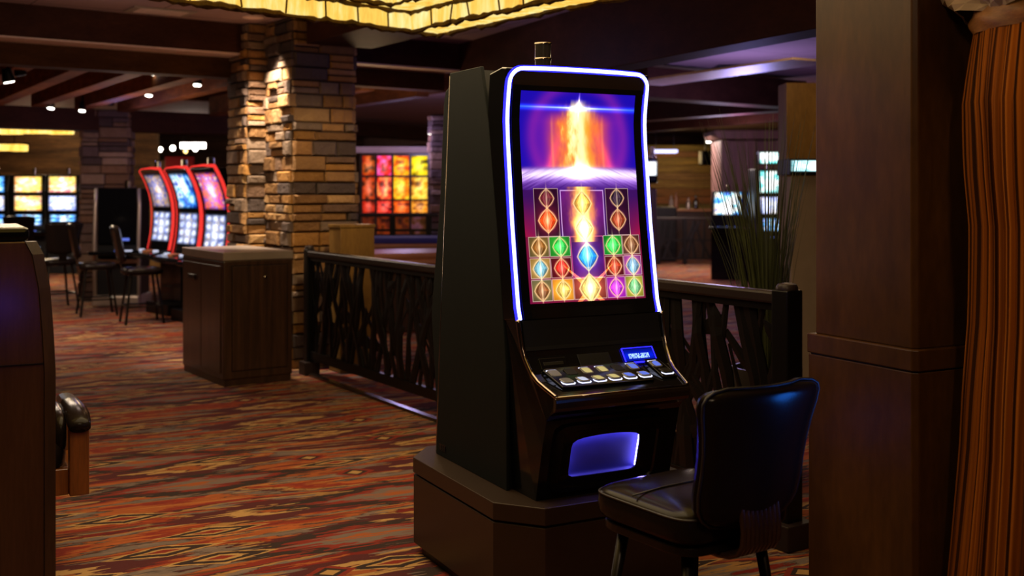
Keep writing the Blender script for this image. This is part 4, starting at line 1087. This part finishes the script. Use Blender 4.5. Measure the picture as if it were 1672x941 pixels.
# three curved machines with red light edges
def curved(label, px, d, rot, p1, p2, seed):
    t = thing('slot_machine', label, 'slot machine', (GX(px, d), d, 0), math.radians(rot), 'red-edged curved slot machines')
    w = .62
    cv = [(.80, .0), (.88, .018), (.98, .036), (1.10, .05), (1.25, .055), (1.38, .043), (1.50, .015), (1.62, -.03), (1.71, -.075), (1.76, -.105)]
    cv = [(z, y) for z, y in cv]
    fy = lambda z: float(np.interp(z, [a for a, _ in cv], [b for _, b in cv]))
    outl = [(y+.012, z) for z, y in cv]+[(.05, 1.78), (.42, 1.6), (.60, 1.3), (.66, .8), (.66, .0), (.16, .0), (.16, .76)]
    mb = MB(); mb.prism(outl, lambda y, z: (-w/2+.02, y, z), lambda y, z: (w/2-.02, y, z)); mb.build('cabinet', 'gloss', t)
    path = [(-w/2, fy(z), z) for z, _ in cv]+[(-w/2+.04, -.10, 1.79), (0, -.10, 1.80), (w/2-.04, -.10, 1.79)]+[(w/2, fy(z), z) for z, _ in cv[::-1]]
    mb = MB(); mb.sweep(path, [.006]*11+[.011]+[.018]*11, 8, 1., 1.1, up=Vector((1, 0, 0))); l_ = mb.build('light_edge', 'redled', t, smooth=True); l_['label'] = 'red light edge'
    for nm, z0, z1, p in (('top_screen', 1.32, 1.72, p1), ('main_screen', .90, 1.27, p2)):
        screen_part(nm, lambda u, v: (-w/2+.07+(w-.14)*u, fy(z1+(z0-z1)*v)-.004, z1+(z0-z1)*v), painter(p, seed+int(z0*10), 5., .5, 4 if z0 < 1 else 0), 28, 34, t)
    mb = MB(); mb.prism([(-.26, .72), (-.25, .76), (-.02, .80), (.17, .80), (.17, .70), (-.2, .69)], lambda y, z: (-w/2-.02, y, z), lambda y, z: (w/2+.02, y, z)); dk_ = mb.build('button_deck', 'gloss', t, bevel=.012)
    for xx, m_ in ((-.2, 'btn_white'), (.2, 'btn_white')):
        mb = MB(); mb.lathe([(.035, 0), (.035, .02), (.028, .024)], (xx, -.12, .78), 12); mb.build('button', m_, dk_)
    mb = MB(); mb.box(-.06, .06, -.18, -.06, .765, .80); mb.build('card_plate', 'tablewood', dk_, bevel=.006)
    mb = MB(); mb.box(-w/2-.01, w/2+.01, -.02, .7, 0, .14); mb.build('base', 'iron', t, bevel=.01)
    mb = MB(); mb.lathe([(.04, 0), (.04, .1), (.03, .11)], (0, .0, 1.78)); mb.build('tower_lamp', 'glassdark', t, smooth='auto')
    return t
curved('curved slot machine with red light edge and dusky gold screen, next to the dark-screened machine', 258, 13.6, -48, DUSK, PALE, 3)
curved('curved slot machine with red light edge and blue upper screen, middle of three', 301, 12.75, -48, BLUE, PALE, 14)
curved('curved slot machine with red light edge and purple upper screen, beside the stone pillar', 345, 11.9, -48, PURP, PALE, 25)

# things beyond the red machines
mb = MB(); x0, x1 = GX(272, 19), GX(318, 19); mb.box(x0, x1, 18.9, 19.0, GZ(282, 19), GZ(256, 19)); tag(mb.build('sign_board', 'sign_red', bevel=.01), 'plain red board high behind the red-edged slot machines', 'sign')
mb = MB(); mb.box(GX(245, 19.4), GX(275, 19.4), 19.4, 19.5, 0, GZ(262, 19.4)); tag(mb.build('partition_panel', 'postwood', bevel=.01), 'tan panel standing behind the red-edged slot machines', 'panel', kind='structure')
for i, (px, py, m_, s) in enumerate(((218, 248, 'warmbulb', .06), (226, 249, 'warmbulb', .05), (247, 246, 'warmbulb', .07), (262, 244, 'whitebulb', .05), (282, 242, 'whitebulb', .06), (319, 243, 'whitebulb', .06), (236, 250, 'warmbulb', .07), (303, 247, 'warmbulb', .05))):
    p = U(px, py, 24+.3*i); mb = MB(); mb.lathe([(.01, s), (s*.7, s*.7), (s, 0), (s*.7, -s*.7), (.01, -s)], p, 10)
    b_ = mb.build('pendant_lamp', m_, smooth=True); tag(b_, 'small glowing lamp far behind the red-edged slot machines', 'lamp', 'far lamps behind the red-edged machines')
    mb = MB(); mb.sweep([p+Vector((0, 0, s*.9)), (p.x, p.y, ZC)], .006, 5); mb.build('cord', 'iron', b_)
mb = MB(); p = U(314, 238, 22); mb.box(p.x-.24, p.x+.24, 22, 22.1, p.z-.05, p.z+.06); lp_ = tag(mb.build('hanging_light_panel', 'whitebulb'), 'small white light panel high behind the red-edged machines', 'lamp')
for k in (-.2, .2):
    mb = MB(); mb.sweep([(p.x+k, 22.05, p.z+.05), (p.x+k, 22.05, ZC)], .006, 5); mb.build('cord', 'iron', lp_)

# ================================================================== MIDDLE GAP: stained glass, tables, rails
gd = 18.
sgx = thing('stained_glass_panel', 'stained glass panel in red, magenta, orange and yellow, lit from behind', 'stained glass', (0, gd, 0))
xs_ = [GX(p, gd) for p in (590, 614, 641, 670, 700)]; zs_ = [GZ(p, gd) for p in (384, 349, 327, 288, 253)]
PC = {(0, 3): [(200, 70, 10), (150, 30, 5)], (0, 2): [(180, 50, 10), (150, 30, 5)], (0, 1): [(190, 30, 10), (150, 20, 5)], (0, 0): [(60, 20, 10), (90, 30, 10)],
      (1, 3): [(230, 30, 20), (245, 60, 150), (255, 120, 180)], (1, 2): [(235, 40, 20), (255, 150, 70), (250, 70, 50)], (1, 1): [(200, 20, 15), (255, 70, 50), (160, 20, 10)], (1, 0): [(70, 20, 10), (120, 40, 10)],
      (2, 3): [(245, 90, 10), (255, 190, 20), (235, 60, 10)], (2, 2): [(255, 150, 10), (255, 210, 40), (240, 120, 10)], (2, 1): [(190, 60, 10), (240, 90, 10), (160, 40, 10)], (2, 0): [(60, 20, 10), (100, 40, 10)],
      (3, 3): [(235, 190, 10), (250, 220, 20), (245, 200, 20)], (3, 2): [(245, 150, 10), (255, 220, 80), (180, 90, 10)], (3, 1): [(220, 110, 15), (245, 160, 40), (140, 60, 10)], (3, 0): [(60, 30, 10), (90, 50, 60)]}
for (i, j), pal in PC.items():
    screen_part('pane', lambda u, v: (xs_[i]+(xs_[i+1]-xs_[i])*u, 0, zs_[j+1]+(zs_[j]-zs_[j+1])*v), painter([tuple(.25*c for c in pal[0])]+pal+[tuple(.45*c for c in pal[-1])], i*7+j, 2.4, .3 if j else .02), 14, 16, sgx)
mb = MB()
for x_ in xs_: mb.box(x_-.02, x_+.02, -.03, .03, zs_[0], zs_[-1]+.03)
for z_ in zs_: mb.box(xs_[0]-.02, xs_[-1]+.02, -.025, .025, z_-.015, z_+.015)
mb.build('lead_frame', 'darkwood', sgx)
mb = MB(); mb.box(xs_[0]-.03, xs_[-1]+.03, .06, .12, 0, zs_[-1]+.06); mb.build('backing', 'darkwood', sgx)
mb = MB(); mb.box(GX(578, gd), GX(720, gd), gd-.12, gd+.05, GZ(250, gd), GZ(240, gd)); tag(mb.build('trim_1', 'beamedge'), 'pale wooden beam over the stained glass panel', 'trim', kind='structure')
rs = np.random.RandomState(21); mb = MB(); cols = []
stone_block(mb, cols, Vector((GX(703, 16.5), 16.5, 0)), Vector((1, 0, 0)), Vector((0, 1, 0)), .5, .5, 2.66, .02, rs, PAL2, (.10, .16), (.2, .4))
tag(mb.build('stone_pillar', 'stone', colors=cols), 'sliver of a far stone pillar between stained glass and slot machine', 'pillar', kind='structure')

def simple_rail(label, px0, px1, d, ztop, zs2, posts, seed=0, fill=True):
    g = thing('guard_railing', label, 'railing', (0, d, 0)); x0, x1 = GX(px0, d), GX(px1, d)
    mb = MB(); mb.box(x0, x1, -.03, .03, ztop-.05, ztop); mb.build('handrail', 'railwood', g, bevel=.008)
    mb = MB()
    for z in zs2: mb.box(x0, x1, -.015, .015, z-.02, z+.02)
    mb.build('rail_frame', 'iron', g)
    for px in posts:
        x = GX(px, d); mb = MB(); mb.box(x-.04, x+.04, -.04, .04, 0, ztop-.03); mb.build('post', 'iron', g)
    if fill:
        rnd = random.Random(seed); mb = MB(); x = x0
        while x < x1:
            a = Vector((x, 0, zs2[-1])); b = Vector((min(max(x+rnd.uniform(-.35, .35), x0), x1), 0, ztop-.05)); m_ = (a+b)/2+Vector((rnd.uniform(-.08, .08), 0, 0))
            mb.sweep([a, m_, b], [.04, .03, .02], 6, 1., .2, up=Vector((0, 1, 0))); x += .16
        mb.build('branch_panel', 'iron', g)
    return g
simple_rail('dark far railing crossing in front of the stained glass panel', 578, 716, 16.2, GZ(349, 16.2), [GZ(376, 16.2), .2], [585, 641, 700], 2, False)
simple_rail('dark far railing with patterned panels seen past the slot machine, before the wooden column', 1058, 1300, 22.5, GZ(355, 22.5), [GZ(392, 22.5), .12], [1075, 1118, 1166, 1240, 1296], 5)

def gaming_table(label, px, d, w, dp, h, rot, top):
    t = thing('gaming_table', label, 'table', (GX(px, d), d, 0), rot)
    mb = MB(); mb.box(-w/2, w/2, -dp/2, dp/2, h-.08, h); mb.build('table_top', top, t, bevel=.03)
    mb = MB(); mb.box(-w/2-.05, w/2+.05, -dp/2-.05, dp/2+.05, h-.14, h-.07); mb.build('table_rail', 'tablewood', t, bevel=.03)
    mb = MB(); mb.box(-w*.38, w*.38, -dp*.35, dp*.35, .0, h-.14); mb.build('pedestal', 'darkwood', t, bevel=.02)
    return t
gaming_table('gaming table with brown padded rail seen over the railing beside the slot machine', 668, 12.2, 1.7, .9, .86, .35, 'tablewood')
gaming_table('far gaming table with a blue felt top below the stained glass', 676, 14.4, 1.8, .8, .92, .1, 'felt')

# ================================================================== RIGHT BACKGROUND
# wooden column with capital
cxp = GX(1228, 19.5)
fc = thing('wooden_column', 'wide fluted wooden column with a heavy capital, far behind the reed plant', 'column', (cxp, 19.5, 0), 0, kind='structure')
mb = MB(); mb.box(-.56, .56, 0, .9, 0, 2.40); mb.build('shaft', 'farwood', fc, bevel=.02)
for k, (xa, xb) in enumerate(((-.56, -.42), (-.12, .06), (.42, .56))):
    mb = MB(); mb.box(xa, xb, -.06, 0, 0, 2.40); mb.build('pilaster', 'farwood', fc, bevel=.01)
mb = MB(); mb.prism([(-.70, 2.58), (-.68, 2.5), (-.60, 2.42), (.60, 2.42), (.68, 2.5), (.70, 2.58)], lambda x, z: (x, -.14, z), lambda x, z: (x, 1.0, z)); mb.build('capital', 'farwood', fc, bevel=.02)
# honey post close to the dark column
hp = MB(); hx = GX(1300, 9.6); hp.box(hx-.085, hx+.4, 9.6, 9.9, 0, GZ(135, 9.6)); o = hp.build('wooden_post', 'postwood', bevel=.006); tag(o, 'honey brown timber post just left of the dark panelled column', 'post', kind='structure')
# far ceiling beams
def cbeam(p, q, z0, w, h, label, mat='beam'):
    a, b = up(p[0], p[1], z0), up(q[0], q[1], z0); dd = (b-a).normalized()
    return ceiling_beam(a, b, w, z0, z0+h, label, mat, name='far_ceiling_beam')
cbeam((1040, 160), (1300, 178), 2.62, .35, .36, 'dark far ceiling beam crossing behind the lit machine corner')
cbeam((1030, 200), (1330, 178), 2.60, .30, .3, 'far ceiling beam with a magenta tinted underside')
cbeam((1030, 218), (1300, 196), 2.60, .22, .3, 'thin far ceiling beam over the wooden column capital')
cbeam((575, 222), (725, 232), 2.66, .3, .3, 'far ceiling beam above the stained glass panel')
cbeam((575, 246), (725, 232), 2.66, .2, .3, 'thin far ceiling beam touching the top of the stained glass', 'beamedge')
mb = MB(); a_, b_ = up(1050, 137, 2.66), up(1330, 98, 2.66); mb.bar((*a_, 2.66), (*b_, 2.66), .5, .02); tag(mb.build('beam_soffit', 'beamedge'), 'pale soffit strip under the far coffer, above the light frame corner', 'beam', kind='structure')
p = up(1191, 117, ZC-.06); mb = MB(); mb.box(p.x-.18, p.x+.18, p.y-.25, p.y+.25, ZC-.03, ZC); tag(mb.build('ceiling_vent', 'iron', bevel=.004), 'small dark ceiling vent above the wooden column', 'vent')
p = U(1086, 247, 22); mb = MB(); mb.box(p.x-.24, p.x+.24, 21.9, 22.2, p.z-.035, p.z+.03); lp_ = tag(mb.build('hanging_light_panel', 'purpleled', bevel=.01), 'pale violet ceiling lamp just beside the slot machine light frame', 'lamp')
for k in (-.18, .18):
    mb = MB(); mb.sweep([(p.x+k, 22.05, p.z+.02), (p.x+k, 22.05, ZC)], .006, 5); mb.build('cord', 'iron', lp_)
# far plank wall on the right, speaker
wp = thing('wall_planks', 'weathered horizontal plank wall far behind the slot machine', 'wall', (0, 27, 0), kind='structure'); rnd = random.Random(2)
z = 0
while z < 2.6:
    h = rnd.uniform(.14, .22); mb = MB(); mb.box(GX(1020, 27), GX(1330, 27), rnd.uniform(0, .05), .12, z, z+h-.012); mb.build('plank', wood('plank_%d' % int(z*100), tuple(int(c*rnd.uniform(.8, 1.1)) for c in (70, 48, 26)), tuple(int(c*rnd.uniform(.8, 1.15)) for c in (150, 104, 56)), (.5, .5, 6), .7, 0), wp); z += h
sp = thing('wall_speaker', 'small black loudspeaker hung before the far plank wall', 'speaker', (GX(1152, 25), 25, GZ(258, 25)), .3)
mb = MB(); mb.box(-.13, .13, -.1, .1, -.17, .17); mb.build('speaker_box', 'iron', sp, bevel=.03)
mb = MB(); mb.lathe([(.09, 0), (.07, .012)], (0, 0, 0), 16); o = mb.build('speaker_grille', 'panel', sp, loc=(0, -.1, 0)); o.rotation_euler = (PI/2, 0, 0)
mb = MB(); mb.box(-.015, .015, -.015, .015, .16, .9); mb.build('bracket', 'iron', sp)

def slant(label, px, d, rot, pal, seed):
    t = thing('slot_machine', label, 'slot machine', (GX(px, d), d, 0), math.radians(rot))
    mb = MB(); mb.prism([(.05, 0), (.55, 0), (.55, 1.1), (.42, 1.5), (.34, 1.5), (.10, 1.08), (-.12, .9), (-.12, .84), (.05, .8)], lambda y, z: (-.27, y, z), lambda y, z: (.27, y, z)); mb.build('cabinet', 'gloss', t, bevel=.01)
    screen_part('main_screen', lambda u, v: (-.23+.46*u, .33-.22*v, 1.488-.385*v), painter(pal, seed, 4., .8), 24, 24, t, mat='screen_bright')
    mb = MB(); mb.box(-.29, .29, -.16, .1, .86, .905); dk_ = mb.build('button_deck', 'gloss', t, bevel=.01)
    for k in range(3):
        mb = MB(); mb.lathe([(.028, 0), (.026, .012)], (-.14+.14*k, -.08, .905), 10); mb.build('button', 'btn_blue', dk_)
    mb = MB(); mb.lathe([(.035, 0), (.035, .1), (.028, .11)], (0, .42, 1.5)); mb.build('tower_lamp', 'chrome', t, smooth='auto')
slant('slant-top slot machine with bright blue screen behind the tips of the reed plant', 1187, 18.6, -14, CYAN, 3)
slant('slant-top slot machine mostly hidden by the reed plant stems', 1243, 18.2, -14, CYAN, 9)
t = upright('tall slot machine with a white-green top sign and violet screens behind the reeds', GX(1258, 17.4), 17.4, 0, ([(60, 190, 190), (230, 255, 245), (250, 255, 250)], PALE), w=.46, h=1.86)
mb = MB(); mb.box(-.19, .19, 0, .12, 1.93, 2.14); s = mb.build('sign_box', 'gloss', t, bevel=.01)
flat_screen('sign_face', s, -.175, .175, 1.945, 2.125, -.004, painter([(40, 170, 170), (200, 255, 240), (255, 255, 255)], 77, 3., .9))
t = thing('ticket_kiosk', 'beige kiosk with a pale teal lit sign beside the dark panelled column', 'kiosk', (GX(1312, 8.8), 8.8, 0), 0)
mb = MB(); mb.box(-.10, .3, 0, .4, 0, GZ(288, 8.8)); mb.build('kiosk_body', 'beige', t, bevel=.01)
mb = MB(); mb.box(-.115, .3, -.02, .4, GZ(286, 8.8), GZ(259, 8.8)); s = mb.build('sign_box', 'panel', t, bevel=.006)
flat_screen('sign_face', s, -.108, .29, GZ(280, 8.8), GZ(262, 8.8), -.024, painter([(90, 190, 200), (190, 240, 245), (120, 200, 210)], 5, 3., .5))
t = thing('slot_machine', 'slot machine whose bright white sign peeps past the light frame', 'slot machine', (GX(1056, 15.5), 15.5, 0), 0)
mb = MB(); mb.box(-.25, .14, 0, .5, 0, 1.55); mb.build('cabinet', 'farwood', t, bevel=.02)
mb = MB(); mb.box(-.25, .15, -.03, .3, 1.62, 1.98); s = mb.build('sign_box', 'gloss', t, bevel=.03)
flat_screen('sign_face', s, -.24, .14, 1.73, 1.93, -.034, painter([(200, 220, 255), (255, 255, 255), (235, 245, 255)], 8, 3., .8))
mb = MB(); mb.lathe([(.05, 0), (.05, .05), (.03, .07), (.03, .16)], (.09, .1, 1.98)); mb.build('tower_lamp', 'steel', t, smooth='auto')
t = thing('service_counter', 'low dark counter with bottles before the far plank wall', 'counter', (GX(1110, 24), 24, 0), 0)
mb = MB(); mb.box(-.7, .75, 0, .6, 0, 1.05); mb.build('counter_body', 'darkwood', t, bevel=.01)
mb = MB(); mb.box(-.74, .79, -.05, .62, 1.05, 1.10); mb.build('counter_top', 'tablewood', t, bevel=.01)
mb = MB(); x = GX(1085, 23.6); mb.box(x-.30, x+.22, 23.3, 23.7, 0, 1.16); tag(mb.build('gaming_terminal', 'iron', bevel=.02), 'plain black terminal standing before the far counter', 'terminal')
for k, (px, h, m_) in enumerate(((1096, .30, 'beige'), (1104, .36, 'tablewood'), (1124, .24, 'steel'), (1136, .3, 'glassdark'))):
    mb = MB(); mb.lathe([(.05, 0), (.05, h*.6), (.02, h*.78), (.018, h)], (GX(px, 24.2), 24.2, 1.10), 12)
    tag(mb.build('bottle', m_, smooth='auto'), 'small blurred bottle standing on the far dark counter', 'bottle', 'bottles on the far counter')

# reed plant
pp = thing('reed_plant', 'tall thin-leaved reed plant in a planter behind the right-hand railing post', 'plant', (1.33, 5.75, 0))
mb = MB(); mb.lathe([(.13, 0), (.17, .35), (.18, .62), (.165, .62), (.155, .55)], (0, 0, 0), 24); mb.build('planter', 'pot', pp, smooth='auto')
rnd = random.Random(12)
mb = MB()
for k in range(130):
    a = rnd.uniform(0, 6.283); r = rnd.uniform(0, .10); sp_ = rnd.uniform(.05, .40)*(1 if math.cos(a) < .3 else .55); hgt = rnd.uniform(.85, 1.42)
    ca_, sa_ = math.cos(a), math.sin(a); pts = []; w0 = rnd.uniform(.006, .012)
    for i in range(7):
        f = i/6; pts.append((ca_*(r+sp_*f**1.6), sa_*(r+sp_*.6*f**1.6), .55+hgt*f))
    mb.sweep(pts, [w0*(1-.15*i) if i < 6 else .0008 for i in range(7)], 4, 1., .35)
mb.build('leaves', 'plantleaf', pp)

# ================================================================== LIGHTS
def light(kind, name, loc, energy, color, size=.3, target=None, spot=None, blend=.5):
    l = bpy.data.lights.new(name, kind); l.energy = energy; l.color = color
    if kind == 'AREA': l.size = size
    else: l.shadow_soft_size = size
    if spot: l.spot_size = math.radians(spot); l.spot_blend = blend
    o = bpy.data.objects.new(name, l); C.objects.link(o); o.location = loc
    if target is not None:
        o.rotation_euler = (Vector(target)-Vector(loc)).to_track_quat('-Z', 'Y').to_euler()
    return o
WARMC = (1., .72, .44)
lc = Vector((kf.x, kf.y, 0))+Vector((da.x, da.y, 0))*1.9+Vector((db_.x, db_.y, 0))*1.9
light('AREA', 'lantern_lamp', (lc.x, lc.y, 2.60), 62, (1., .76, .46), 2.6, (lc.x, lc.y, 0))
light('SPOT', 'pillar_downlight', (-2.24, 9.50, 3.0), 420, (1., .82, .62), .03, (-2.12, 9.86, 1.6), 62, .7)
light('SPOT', 'pillar_wash', (-1.0, 7.6, 2.9), 110, (1., .74, .40), .1, (-1.65, 9.7, 1.4), 46, .8)
light('AREA', 'aisle_lamp', (-5.0, 11.5, 2.55), 80, (1., .78, .58), 1.2, (-5.0, 11.5, 0))
light('AREA', 'far_aisle_lamp', (-8.2, 17.5, 2.3), 110, (1., .78, .55), 1.2, (-8.2, 17.5, 0))
light('AREA', 'hall_lamp', (3.2, 20.5, 2.5), 150, (1., .8, .7), 1.5, (3.2, 20.5, 0))
light('POINT', 'violet_fill', (2.6, 12.2, 2.15), 62, (.42, .36, 1.), .2)  # unseen violet point added to tint the far ceiling, no cove there
light('POINT', 'violet_fill_near', (-.35, 9.2, 2.62), 6, (.42, .36, 1.), .1)  # added point light that turns the ceiling beyond the lantern violet
light('POINT', 'magenta_fill', (3.4, 16.5, 2.35), 12, (1., .25, .55), .2)  # magenta light added for the far beams, without a fixture
light('POINT', 'hall_fill', (3.3, 17.6, 2.1), 42, (.85, .68, 1.), .2)  # unseen light put before the far wooden column to brighten it
light('POINT', 'bank_wall_fill', (-9., 21.2, 2.6), 22, (1., .74, .44), .2)  # extra warm point added so the wall behind the slots shows
light('POINT', 'violet_fill_far', (-1.6, 16.4, 2.25), 34, (.6, .5, 1.), .2)  # added violet light for the ceiling near the stained glass
light('POINT', 'joist_fill', (-1.5, 11.6, 2.1), 14, (1., .66, .36), .15)  # unseen warm fill added for the joists right of the pillar
light('POINT', 'soffit_fill', (-1.95, 8.3, 2.66), 1.6, (1., .62, .32), .06)  # extra warm point added to brighten the short soffit beam
light('POINT', 'plank_wall_lamp', (3.9, 25.8, 2.3), 40, (1., .68, .3), .2)
light('POINT', 'post_fill', (2.2, 8.6, 2.7), 14, (1., .7, .34), .1)  # warm light added to bring up the honey post
light('AREA', 'near_fill', (.3, 1.2, 2.95), 15, WARMC, .3, (.3, 2.6, 0))  # unseen overhead light placed for the chair back and column
light('SPOT', 'curtain_spot', (1.5, 2.2, 2.9), 34, (1., .66, .34), .05, (1.85, 3.5, .9), 60, .9)
light('POINT', 'joist_uplight', (-4.2, 12.6, 1.9), 24, (1., .66, .38), .2)
light('POINT', 'ceiling_fill', (-2.9, 8.0, 2.45), 7, (1., .75, .62), .2)  # added point light that lifts the ceiling left of the lantern
light('SPOT', 'side_blue_fill', (1.52, 3.17, .78), 12, (.02, .2, 1.), .12, (.90, 3.30, .86), 44, .6)  # blue spot added out of frame for the chair-back highlight, no machine modelled
light('POINT', 'violet_pillar_fill', (-5.0, 14.0, 2.3), 8, (.5, .4, 1.), .15)  # added violet point that tints the far stone pillar
light('AREA', 'rear_blue_glow', (.75, -.6, .75), .3, (.1, .06, 1.), .10, (-1.6, 3.4, 1.1))  # added behind the camera for the blue streak; its machine is not modelled

w = bpy.data.worlds.new('room'); bpy.context.scene.world = w; w.use_nodes = True
bg = w.node_tree.nodes['Background']; bg.inputs[0].default_value = (.05, .03, .025, 1); bg.inputs[1].default_value = .3

# ================================================================== CAMERA
cam = bpy.data.cameras.new('camera'); co = bpy.data.objects.new('camera', cam); C.objects.link(co)
co.location = (0, 0, H); co.rotation_euler = (PI/2, 0, 0)
cam.sensor_width = 36; cam.lens = F/1672*36; cam.shift_y = -(470.5-HY)/1672; cam.clip_end = 100
cam.dof.use_dof = True; cam.dof.focus_distance = 4.2; cam.dof.aperture_fstop = 2.6
sc = bpy.context.scene; sc.camera = co
sc.view_settings.view_transform = 'Standard'; sc.view_settings.look = 'None'; sc.view_settings.gamma = 1; sc.view_settings.use_curve_mapping = False
sc.view_settings.exposure = 0.
